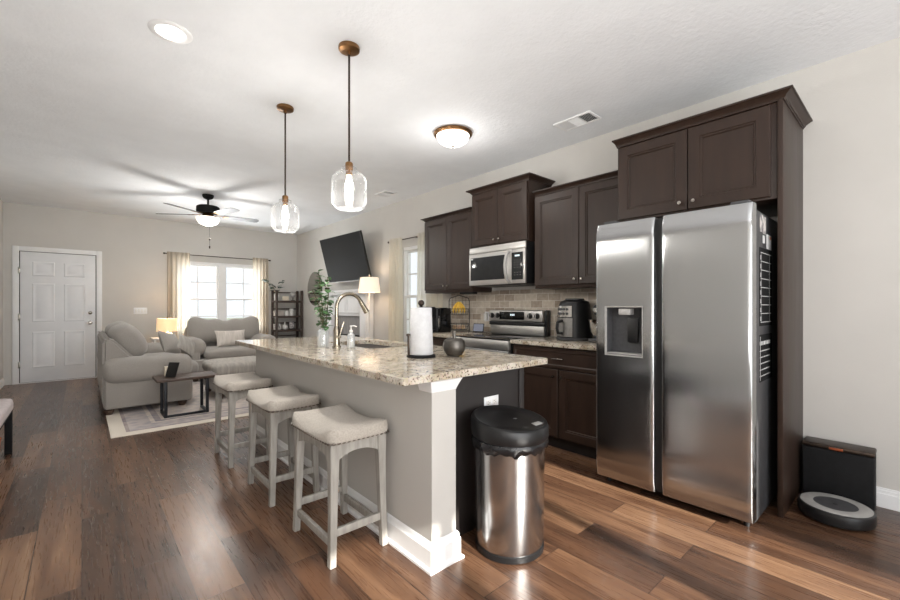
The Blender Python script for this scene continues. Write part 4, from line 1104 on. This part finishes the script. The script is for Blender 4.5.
def vent(x0, x1, y0, y1, label):
    v = thing('ceiling_vent', label, 'vent', ((x0 + x1) / 2, (y0 + y1) / 2, H), 'white ceiling vents')
    fr_ = nb(); z0, z1 = H - .012, H - .0005
    for a, b_, c, d in ((x0, x1, y0, y0 + .022), (x0, x1, y1 - .022, y1), (x0, x0 + .022, y0 + .022, y1 - .022), (x1 - .022, x1, y0 + .022, y1 - .022)): box(fr_, a, b_, c, d, z0, z1, .003, 1)
    obj('vent_frame', fr_, 'white', v)
    obj('vent_duct', box(nb(), x0 + .022, x1 - .022, y0 + .022, y1 - .022, H - .002, H - .0006), 'dgrey', v)
    sl = nb(); L = y1 - y0 - .044
    for s in range(3):
        a, b_ = y0 + .022 + L * s / 3, y0 + .022 + L * (s + 1) / 3
        box(sl, x0 + .022, x1 - .022, b_ - .004, b_ + .004, H - .011, H - .003)
        n = 7
        if s == 1:
            for k in range(n):
                x = x0 + .03 + (x1 - x0 - .06) * (k + .5) / n
                box(sl, x - .0075, x + .0075, a + .005, b_ - .005, H - .0075, H - .0065, mtx=about((x, (a + b_) / 2, H - .007), rot(0, 32, 0)))
        else:
            for k in range(n):
                y = a + (b_ - a) * (k + .5) / n
                box(sl, x0 + .024, x1 - .024, y - .006, y + .006, H - .0075, H - .0065, mtx=about(((x0 + x1) / 2, y, H - .007), rot(35 if s == 0 else -35, 0, 0)))
    obj('vent_louvers', sl, 'white', v)
vent(3.14, 3.345, 1.80, 2.16, 'white ceiling vent near the refrigerator cabinet')
vent(3.17, 3.375, 4.93, 5.22, 'white ceiling vent beyond the pendants, toward the television wall')

# ceiling fan
FX, FYY = 1.376, 6.875
fn = thing('ceiling_fan', 'five-blade dark ceiling fan with lit bowl over the living room', 'ceiling fan', (FX, FYY, H))
obj('ceiling_canopy', lathe(nb(), (FX, FYY, H), [(0, -.0005), (.075, -.0005), (.075, -.02), (.06, -.05), (.03, -.065), (0, -.066)], 36), 'black_m', fn)
obj('downrod', cyl(nb(), (FX, FYY, H - .15), (FX, FYY, H - .06), .013), 'black_m', fn)
obj('motor_housing', lathe(nb(), (FX, FYY, 2.585), [(0, .125), (.03, .125), (.05, .118), (.13, .105), (.15, .09), (.152, .03), (.14, .005), (.07, 0), (0, 0)], 44), 'black_m', fn)
for k in range(5):
    a = R(72 * k); M_ = Matrix.Translation((FX, FYY, 2.565)) @ Matrix.Rotation(a, 4, 'Z')
    t = bmesh.new(); pts = [(.20, -.045), (.26, -.058), (.50, -.068), (.66, -.066), (.69, -.05), (.70, 0), (.69, .05), (.66, .066), (.50, .068), (.26, .058), (.20, .045)]
    lo = [t.verts.new((x, y, -.003)) for x, y in pts]; up = [t.verts.new((x, y, .003)) for x, y in pts]
    t.faces.new(lo[::-1]); t.faces.new(up)
    for i in range(len(pts)): t.faces.new((lo[i], lo[(i + 1) % len(pts)], up[(i + 1) % len(pts)], up[i]))
    bmesh.ops.transform(t, matrix=M_ @ Matrix.Rotation(R(-10), 4, 'X'), verts=t.verts)
    bo = obj('fan_blade', join(nb(), t), 'blade', fn)
    ir = nb(); box(ir, .10, .215, -.016, .016, -.002, .004, .001, 1, mtx=M_); box(ir, .20, .27, -.032, .032, -.0075, -.0035, .001, 1, mtx=M_ @ Matrix.Rotation(R(-10), 4, 'X'))
    obj('blade_iron', ir, 'brass', bo)
obj('light_fitter', lathe(nb(), (FX, FYY, 2.527), [(0, .057), (.06, .057), (.075, .03), (.12, .012), (.125, 0), (0, 0)], 40), 'brass', fn)
obj('light_bowl', lathe(nb(), (FX, FYY, 2.526), [(.124, 0), (.150, -.01), (.142, -.05), (.11, -.088), (.06, -.112), (0, -.12)], 44), 'dome', fn)
pc = nb(); cyl(pc, (FX, FYY - .10, 2.15), (FX, FYY - .10, 2.415), .0018, n=6)
obj('pull_chain', pc, 'bronze', fn)
for z in (2.19, 2.08):
    pass
fob = lathe(nb(), (FX, FYY - .10, 2.18), [(0, 0), (.009, .006), (.008, .03), (0, .036)], 12); lathe(fob, (FX, FYY - .10, 2.06), [(0, 0), (.009, .006), (.010, .04), (0, .046)], 12); cyl(fob, (FX, FYY - .10, 2.10), (FX, FYY - .10, 2.182), .0018, n=6)
obj('chain_fob', fob, 'bronze', fn)
light('fan_lamp', 'POINT', (FX, FYY, 2.33), 48, (1, .97, .92), shadow_soft_size=.1)

# ------------------------------------------------------------------ living room
tag(obj('area_rug', box(nb(), .2, 2.7, 4.98, 7.98, .0005, .009, .003), 'rug'), 'faded patterned area rug under the sofa and side table', 'rug')
RZ = .0095

# sofa (its back toward the front door, facing the mantel)
sf = thing('sofa', 'grey rolled-arm sofa with its side to the kitchen', 'sofa', (.62, 7.1, 0))
SFY0, SFY1 = 6.00, 8.15
obj('sofa_base', box(nb(), .18, 1.04, SFY0 + .035, SFY1 - .035, .075, .34, .02, 3), 'couch', sf)
t = bmesh.new(); PR = [(.17, .11), (.17, .84), (.20, .875), (.255, .87), (.47, .62), (.50, .34), (.50, .11)]
lo = [t.verts.new((x, SFY0 + .03, z)) for x, z in PR]; hi = [t.verts.new((x, SFY1 - .03, z)) for x, z in PR]
t.faces.new(lo); t.faces.new(hi[::-1])
for i in range(len(PR)): t.faces.new((lo[i], hi[i], hi[(i + 1) % len(PR)], lo[(i + 1) % len(PR)]))
bmesh.ops.recalc_face_normals(t, faces=t.faces); bmesh.ops.bevel(t, geom=t.edges[:], offset=.03, segments=3, affect='EDGES')
obj('sofa_back', join(nb(), t), 'couch', sf)
for y in (SFY0 + .06, SFY1 - .06):
    am = nb(); box(am, .19, 1.02, y - .065, y + .065, .073, .50, .02, 3)
    soft(am, (.60, y, .50), (.435, .16, .150), (10, 2.3, 2.2), 12)
    obj('sofa_arm', am, 'couch', sf)
for k in range(2):
    y0 = SFY0 + .225 + k * .83
    obj('seat_cushion', soft(nb(), (.80, y0 + .41, .425), (.36, .412, .095), (8, 8, 3), 10), 'couch', sf)
for k in range(2):
    y0 = SFY0 + .215 + k * .84
    obj('back_cushion', soft(nb(), (.43, y0 + .415, .80), (.155, .41, .225), (2.6, 5, 2.6), 12, rot(0, -32, 0)), 'couch', sf)
for x in (.225, .93):
    for y in (SFY0 + .06, SFY1 - .06): obj('sofa_foot', lathe(nb(), (x, y, RZ), [(0, 0), (.03, 0), (.048, .03), (.05, .05), (.035, .0625), (0, .0625)], 20), 'dkwood', sf)
tag(obj('throw_pillow', pillow(nb(), (.90, 6.80, .73), .18, .165, .075, rot(-24, 12, 50)), 'couch'), 'grey throw pillow leaning on the sofa back cushion', 'pillow')
tag(obj('throw_pillow', pillow(nb(), (1.04, 6.45, .715), .14, .12, .05, rot(-30, 35, 25)), 'couch_l'), 'striped light throw pillow at the front of the sofa arm', 'pillow')

# loveseat under the front window
lvs = thing('loveseat', 'grey rolled-arm loveseat under the front window', 'loveseat', (1.90, 8.2, 0))
LX0, LX1 = 1.25, 2.66; LC = (LX0 + LX1) / 2
obj('loveseat_base', box(nb(), LX0 + .06, LX1 - .06, 7.70, 8.62, .10, .36, .02, 3), 'couch', lvs)
obj('loveseat_back', soft(nb(), (LC, 8.58, .56), ((LX1 - LX0) / 2 - .10, .12, .36), (10, 5, 5), 10, rot(-6, 0, 0)), 'couch', lvs)
for x in (LX0 + .13, LX1 - .13):
    am = nb(); box(am, x - .06, x + .06, 7.74, 8.6, .10, .50, .02, 3); soft(am, (x, 8.16, .555), (.165, .43, .155), (2.3, 10, 2.2), 12); obj('loveseat_arm', am, 'couch', lvs)
obj('seat_cushion', soft(nb(), (LC, 8.0, .435), (.46, .38, .095), (8, 8, 3), 12), 'couch', lvs)
bmq = soft(nb(), (LC, 8.42, .80), (.59, .14, .215), (9, 2.6, 3), 16, rot(-10, 0, 0))
for v in bmq.verts:
    u = abs(v.co.x - LC) / .59
    if v.co.z > .74: v.co.z += (.085 * u ** 2 - .025 - .018 * math.cos((v.co.x - LC) * 21) * (1 - u)) * (v.co.z - .74) / .22
obj('back_cushion', bmq, 'couch', lvs)
for x in (LX0 + .13, LX1 - .13):
    for y in (7.80, 8.55):
        z_ = RZ if y < 7.97 else 0
        obj('loveseat_foot', lathe(nb(), (x, y, z_), [(0, 0), (.03, 0), (.045, .03), (.048, .06), (.035, .098 - z_), (0, .098 - z_)], 20), 'dkwood', lvs)
tag(obj('lumbar_pillow', pillow(nb(), (1.97, 8.06, .67), .25, .15, .075, rot(-24, 0, 3)), 'pillow'), 'pale striped lumbar pillow on the loveseat', 'pillow')

# ottoman
ot = thing('ottoman', 'grey cushioned ottoman on the rug in front of the loveseat', 'ottoman', (1.66, 6.42, 0))
obj('ottoman_base', box(nb(), 1.30, 2.12, 6.04, 6.82, .10, .33, .02, 3), 'couch', ot)
obj('ottoman_cushion', soft(nb(), (1.71, 6.43, .39), (.44, .42, .085), (9, 9, 3), 12), 'couch_l', ot)
for x in (1.36, 2.06):
    for y in (6.10, 6.76): obj('ottoman_foot', lathe(nb(), (x, y, RZ), [(0, 0), (.03, 0), (.045, .03), (.045, .07), (.03, .091), (0, .091)], 18), 'dkwood', ot)

# side table
st_ = thing('side_table', 'dark wood side table with black metal sled legs', 'side table', (.88, 5.6, 0))
obj('table_top', box(nb(), .60, 1.19, 5.42, 5.80, .405, .435, .004), 'dkwood', st_)
for x in (.685, 1.085):
    lg = nb()
    for y in (5.46, 5.76): box(lg, x - .015, x + .015, y - .015, y + .015, RZ + .026, .4045, .002)
    box(lg, x - .015, x + .015, 5.445, 5.775, RZ, RZ + .026, .002); box(lg, x - .0145, x + .0145, 5.475, 5.745, .378, .404, .002)
    obj('leg_frame', lg, 'iron', st_)
obj('stretcher', box(nb(), .7005, 1.0695, 5.448, 5.472, RZ + .001, RZ + .025, .002), 'iron', st_)
tb = thing('tablet', 'black tablet leaning upright on the dark side table', 'tablet', (.72, 5.52, .435))
mtt = about((.735, 5.53, .44), rot(-20, 0, -50))
obj('tablet_body', box(nb(), .67, .80, 5.526, 5.534, .4375, .61, .004, mtx=mtt), 'black_g', tb)
tag(obj('candle_box', box(nb(), .70, .80, 5.64, 5.72, .4355, .545, .006), 'cream'), 'small cream box behind the tablet on the side table', 'box')

# end table and lit lamp in the corner
et = thing('end_table', 'small light end table between sofa and loveseat', 'end table', (1.05, 8.72, 0))
obj('table_top', box(nb(), .90, 1.22, 8.62, 9.0, .655, .68, .004), 'ceramic', et)
for x in (.93, 1.19):
    for y in (8.65, 8.97): obj('leg', box(nb(), x - .018, x + .018, y - .018, y + .018, 0, .6545, .002), 'ceramic', et)
tl = thing('table_lamp', 'white table lamp with lit cream drum shade by the window curtain', 'lamp', (1.125, 8.80, .68))
obj('lamp_base', lathe(nb(), (1.125, 8.80, .6803), [(0, 0), (.075, 0), (.078, .01), (.078, .07), (.06, .085), (.02, .095), (.012, .12), (0, .12)], 28), 'ceramic', tl)
sh = lathe(nb(), (1.125, 8.80, .79), [(.158, 0), (.150, .225), (.148, .225), (.156, 0), (.158, 0)], 40); obj('lamp_shade', sh, 'shade', tl)
obj('finial', cyl(nb(), (1.125, 8.80, .80), (1.125, 8.80, 1.04), .006), 'brass', tl)
light('table_lamp_bulb', 'POINT', (1.125, 8.80, .92), 7, (1, .82, .58), shadow_soft_size=.05)

# wall switch
sw = thing('light_switch', 'white multi-gang light switch on the far wall beside the door', 'switch', (.80, YF, 1.15))
obj('switch_plate', box(nb(), .70, .90, YF - .006, YF - .0005, 1.09, 1.205, .002), 'white', sw)
for k in range(4): obj('toggle', box(nb(), .718 + k * .044, .748 + k * .044, YF - .009, YF - .0062, 1.115, 1.18, .001), 'ceramic', sw)

# curtains
def curtain(name, label, run, a0, a1, perp, z0, z1, m, waves, depth=.035):
    """run: 'x' or 'y' direction the rod follows, perp = coordinate across"""
    t = bmesh.new(); n = 90; zs = [z1 + .035, z1 + .012, z1 - .02, z1 - .35, z1 - .9, (z0 + z1) / 2 - .3, z0 + .01]; G = []
    for k in range(n + 1):
        u = k / n; col = []
        for j, z in enumerate(zs):
            amp = (.006, .010, .010, .022, .03, .034, .036)[j] * depth / .035
            o_ = perp + amp * math.sin(2 * math.pi * waves * u + .5 * math.sin(5 * u + j * .25)) + .004 * math.sin(37 * u + j)
            a = a0 + (a1 - a0) * (u + .012 * math.sin(2 * math.pi * waves * u * 1 + 1.2) * (j / 4))
            col.append(t.verts.new((a, o_, z) if run == 'x' else (o_, a, z)))
        G.append(col)
    for a, b_ in zip(G, G[1:]):
        for j in range(len(zs) - 1): t.faces.new((a[j], a[j + 1], b_[j + 1], b_[j]))
    o = tag(obj(name, join(nb(), t), m, angle=180), label, 'curtain', None)
    return o
def rod(label, run, a0, a1, perp, z, wall):
    r_ = thing('curtain_rod', label, 'curtain rod', ((a0 + a1) / 2, perp, z) if run == 'x' else (perp, (a0 + a1) / 2, z))
    P = (lambda a, p=perp: (a, p, z)) if run == 'x' else (lambda a, p=perp: (p, a, z))
    obj('rod', cyl(nb(), P(a0), P(a1), .008), 'bronze', r_)
    for a, s in ((a0, -1), (a1, 1)):
        obj('finial', cyl(nb(), P(a), P(a + s * .035), .014, .017), 'bronze', r_)
    for a in ((a0 + .03), (a0 + a1) / 2, (a1 - .03)):
        obj('bracket', cyl(nb(), P(a), P(a, wall), .006), 'bronze', r_)
    return r_
ZR = 2.225
rod('dark curtain rod above the front window', 'x', 1.17, 3.04, YF - .075, ZR, YF - .0005)
curtain('sheer_curtain', 'sheer beige curtain at the front window, on the table lamp side', 'x', 1.19, 1.56, YF - .100, .03, ZR, 'curtain', 5)
curtain('sheer_curtain', 'sheer beige curtain at the front window, on the bookshelf side', 'x', 2.70, 3.02, YF - .100, .03, ZR, 'curtain', 5)
rod('dark curtain rod above the side window', 'y', 4.20, 5.50, XW - .075, 2.235, XW - .0005)
curtain('cream_curtain', 'cream curtain at the side window, on the floor lamp side', 'y', 5.13, 5.47, XW - .100, .03, 2.235, 'curtain_k', 4)
curtain('cream_curtain', 'cream curtain at the side window, next to the wall cabinet', 'y', 4.20, 4.74, XW - .100, .03, 2.235, 'curtain_k', 5)

# bookshelf
BX0, BX1, BY0, BY1 = 3.085, 3.672, 9.06, 9.36
bs = thing('bookshelf', 'dark wood open bookshelf in the corner beside the window', 'bookshelf', (3.33, 9.2, 0))
for x in (BX0, BX1 - .045):
    for y in (BY0, BY1 - .045): obj('post', box(nb(), x, x + .045, y, y + .045, 0, 1.575, .003), 'shelf', bs)
ZS = (.10, .42, .70, 1.0, 1.33)
for z in ZS: obj('shelf_board', box(nb(), BX0 + .006, BX1 - .006, BY0 - .004, BY1 - .004, z - .022, z + .022, .003), 'shelf', bs)
for z in (.58, .86, 1.17, 1.53):
    obj('rail', box(nb(), BX0 + .0455, BX1 - .0455, BY1 - .035, BY1 - .01, z - .014, z + .014, .002), 'shelf', bs)
# top tier: pot with branch, box sign, sculpture
ZT = 1.3525
pp = thing('potted_branch', 'white pot with a dark leafy branch on the top shelf', 'plant', (3.15, 9.2, ZT))
obj('pot', lathe(nb(), (3.15, 9.2, ZT), [(0, 0), (.05, 0), (.055, .005), (.062, .12), (.066, .13), (.06, .13), (.05, .10), (0, .10)], 24), 'ceramic', pp)
stems(pp, [((3.15, 9.2, ZT + .10), (2.86, 9.16, 1.80), (.02, 0, .06)), ((3.15, 9.2, ZT + .10), (3.30, 9.14, 1.79), (-.02, 0, .03)), ((3.15, 9.2, ZT + .10), (3.02, 9.15, 1.70), (0, 0, .05))], 'leaf_d', .12, .05)
tag(obj('wooden_sign', box(nb(), 3.265, 3.40, 9.17, 9.20, ZT, ZT + .095, .004), 'cream'), 'small pale block sign on the top shelf of the bookshelf', 'sign')
gl_ = thing('globe', 'small grey globe ornament on the top shelf', 'ornament', (3.50, 9.2, ZT))
obj('globe_stand', lathe(nb(), (3.50, 9.2, ZT), [(0, 0), (.045, 0), (.045, .01), (.01, .016), (.008, .07), (0, .07)], 20), 'bronze', gl_)
obj('globe_ball', lathe(nb(), (3.50, 9.2, ZT + .135), [(0, -.066)] + [(.066 * math.cos(R(a)), .066 * math.sin(R(a))) for a in range(-75, 90, 15)] + [(0, .066)], 24), 'silver', gl_)
Z2 = 1.0225
tag(obj('storage_box', box(nb(), 3.10, 3.28, 9.15, 9.28, Z2, Z2 + .11, .004), 'pillow'), 'pale low box on the second shelf down', 'box')
tag(obj('candle', lathe(nb(), (3.365, 9.19, Z2), [(0, 0), (.04, 0), (.042, .004), (.042, .10), (.03, .104), (0, .10)], 24), 'ceramic'), 'short white candle on the second shelf down', 'candle')
tag(obj('candle', lathe(nb(), (3.465, 9.19, Z2), [(0, 0), (.04, 0), (.042, .004), (.042, .15), (.03, .154), (0, .15)], 24), 'ceramic'), 'tall white candle on the second shelf down', 'candle')
Z3 = .7225
for x, lb, m_, w, h_ in ((3.16, 'light photo frame on the third shelf, window side', 'photo', .15, .13), (3.475, 'black photo frame on the third shelf, mirror side', 'photo', .13, .17)):
    f = thing('framed_photo', lb, 'photo frame', (x, 9.2, Z3)); mm = about((x, 9.2, Z3), rot(-8, 0, 0))
    obj('frame', box(nb(), x - w / 2, x + w / 2, 9.195, 9.21, Z3 + .001, Z3 + h_, .003, mtx=mm), 'ceramic' if x < 3.3 else 'black', f)
    obj('picture', box(nb(), x - w / 2 + .015, x + w / 2 - .015, 9.1925, 9.1948, Z3 + .016, Z3 + h_ - .015, mtx=mm), m_, f)
wv_ = thing('bottle_vase', 'round white bottle vase in the middle of the third shelf', 'vase', (3.32, 9.19, Z3))
obj('vase_body', lathe(nb(), (3.32, 9.19, Z3), [(0, 0), (.03, 0), (.055, .03), (.06, .06), (.045, .09), (.016, .11), (.012, .17), (.018, .18), (.01, .178), (0, .17)], 28), 'ceramic', wv_)

# round mirror
mr_ = thing('wall_mirror', 'round frameless mirror on the wall by the bookshelf', 'mirror', (XW, 8.45, 1.60))
obj('mirror_glass', lathe(nb(), (XW - .02, 8.45, 1.60), [(.345, -.002), (.345, .004), (0, .004)], 64, '-x'), 'mirror', mr_)
obj('mirror_backing', lathe(nb(), (XW - .001, 8.45, 1.60), [(0, 0), (.35, 0), (.352, .004), (.352, .018), (.346, .018)], 64, '-x'), 'dgrey', mr_)

# mantel
mn = thing('fireplace_mantel', 'white fireplace mantel under the television', 'mantel', (3.6, 6.83, 0))
ms_ = nb(); box(ms_, 3.42, XW - .001, 6.02, 7.64, 1.475, 1.515, .004); box(ms_, 3.45, XW - .001, 6.06, 7.60, 1.44, 1.4745, .004); obj('mantel_shelf', ms_, 'white', mn)
for y0 in (6.10, 7.36):
    p_ = nb(); box(p_, 3.53, XW - .001, y0, y0 + .20, .14, 1.4395, .004); box(p_, 3.51, XW - .001, y0 - .015, y0 + .215, 0, .1395, .004); obj('pilaster', p_, 'white', mn)
hd_ = box(nb(), 3.56, XW - .001, 6.3005, 7.3595, 1.06, 1.4395, .002)
for y0 in (6.33, 6.85): ring_panel(hd_, lambda u, v, d: (3.56 - d, u, v), y0, y0 + .48, 1.10, 1.40, [(0, 0), (.01, .012), (.03, .012), (.04, .004)])
obj('header', hd_, 'white', mn)
obj('fire_panel', box(nb(), 3.62, XW - .001, 6.3005, 7.3595, .0, 1.0595), 'firebox', mn)
obj('firebox_opening', box(nb(), 3.60, 3.6195, 6.45, 7.2, .02, .72, .003), 'black_m', mn)

# television
tv = thing('television', 'large black wall television tilted down above the mantel', 'television', (XW, 6.66, 2.05))
c_ = Vector((3.425, 6.66, 2.06)); MV = Matrix.Translation(c_) @ rot(0, 0, 2) @ Matrix.Rotation(R(-14.5), 4, 'Y').inverted()
MV = Matrix.Translation(c_) @ rot(0, 0, 2) @ Matrix.Rotation(R(-14.5), 4, 'Y')
obj('television_case', box(nb(), -.012, .03, -.70, .70, -.405, .405, .006, mtx=MV), 'black', tv)
obj('screen', box(nb(), -.0135, -.0122, -.693, .693, -.39, .398, mtx=MV), 'screen', tv)
obj('bottom_bezel', box(nb(), -.0145, -.0122, -.69, .69, -.404, -.391, mtx=MV), 'silver', tv)
am_ = nb(); box(am_, XW - .03, XW - .001, 6.46, 6.86, 1.90, 2.20, .003); tube(am_, [(XW - .02, 6.66, 2.05), (3.46, 6.66, 2.05)], .02, 10); obj('wall_mount', am_, 'black', tv)
# items at mantel end
iv = thing('trailing_plant', 'small potted trailing plant at the end of the mantel shelf', 'plant', (3.53, 7.52, 1.5155))
obj('pot', lathe(nb(), (3.53, 7.54, 1.5155), [(0, 0), (.04, 0), (.05, .07), (.046, .07), (.038, .01), (0, .01)], 20), 'bronze', iv)
stems(iv, [((3.53, 7.54, 1.56), (3.44, 7.66, 1.66), (-.02, 0, .05)), ((3.53, 7.54, 1.56), (3.46, 7.60, 1.68), (0, 0, .05)), ((3.53, 7.54, 1.56), (3.40, 7.56, 1.62), (0, 0, .08))], 'leaf', .07, .03)
# floor lamp
fl = thing('floor_lamp', 'slim white floor lamp with lit shade beside the mantel', 'lamp', (3.40, 5.76, 0))
obj('lamp_base', lathe(nb(), (3.40, 5.76, 0), [(0, 0), (.13, 0), (.132, .01), (.12, .02), (.02, .03), (0, .03)], 32), 'ceramic', fl)
pl = lathe(nb(), (3.40, 5.76, .028), [(.011, 0), (.011, .60), (.018, .61), (.018, .64), (.011, .65), (.011, 1.1), (.016, 1.11), (.016, 1.14), (.010, 1.15), (.010, 1.45)], 16); obj('pole', pl, 'ceramic', fl)
obj('lamp_shade', lathe(nb(), (3.40, 5.76, 1.45), [(.172, 0), (.142, .235), (.140, .235), (.170, 0), (.172, 0)], 44), 'shade_w', fl)
obj('finial', lathe(nb(), (3.40, 5.76, 1.475), [(.004, 0), (.004, .235), (.011, .245), (.008, .262), (0, .266)], 14), 'nickel', fl)
light('floor_lamp_bulb', 'POINT', (3.40, 5.76, 1.60), 3.5, (1, .84, .64), shadow_soft_size=.05)

# bench by the left wall
bh = thing('bench', 'pale upholstered bench with black legs by the left wall', 'bench', (-.66, 4.55, 0))
obj('bench_seat', soft(nb(), (-.66, 4.50, .415), (.235, .60, .055), (10, 14, 4), 10), 'pinkseat', bh)
for x in (-.86, -.46):
    for y in (3.96, 5.04): obj('leg', box(nb(), x - .022, x + .022, y - .022, y + .022, 0, .3645, .003), 'black_m', bh)
obj('seat_frame', box(nb(), -.88, -.44, 3.94, 5.06, .3405, .368, .003), 'black_m', bh)
tag(obj('basket', lathe(nb(), (-.62, 4.70, 0), [(0, 0), (.12, 0), (.14, .02), (.15, .20), (.155, .21), (.145, .205), (.13, .03), (0, .02)], 28), 'red'), 'red and orange woven basket under the bench', 'basket')
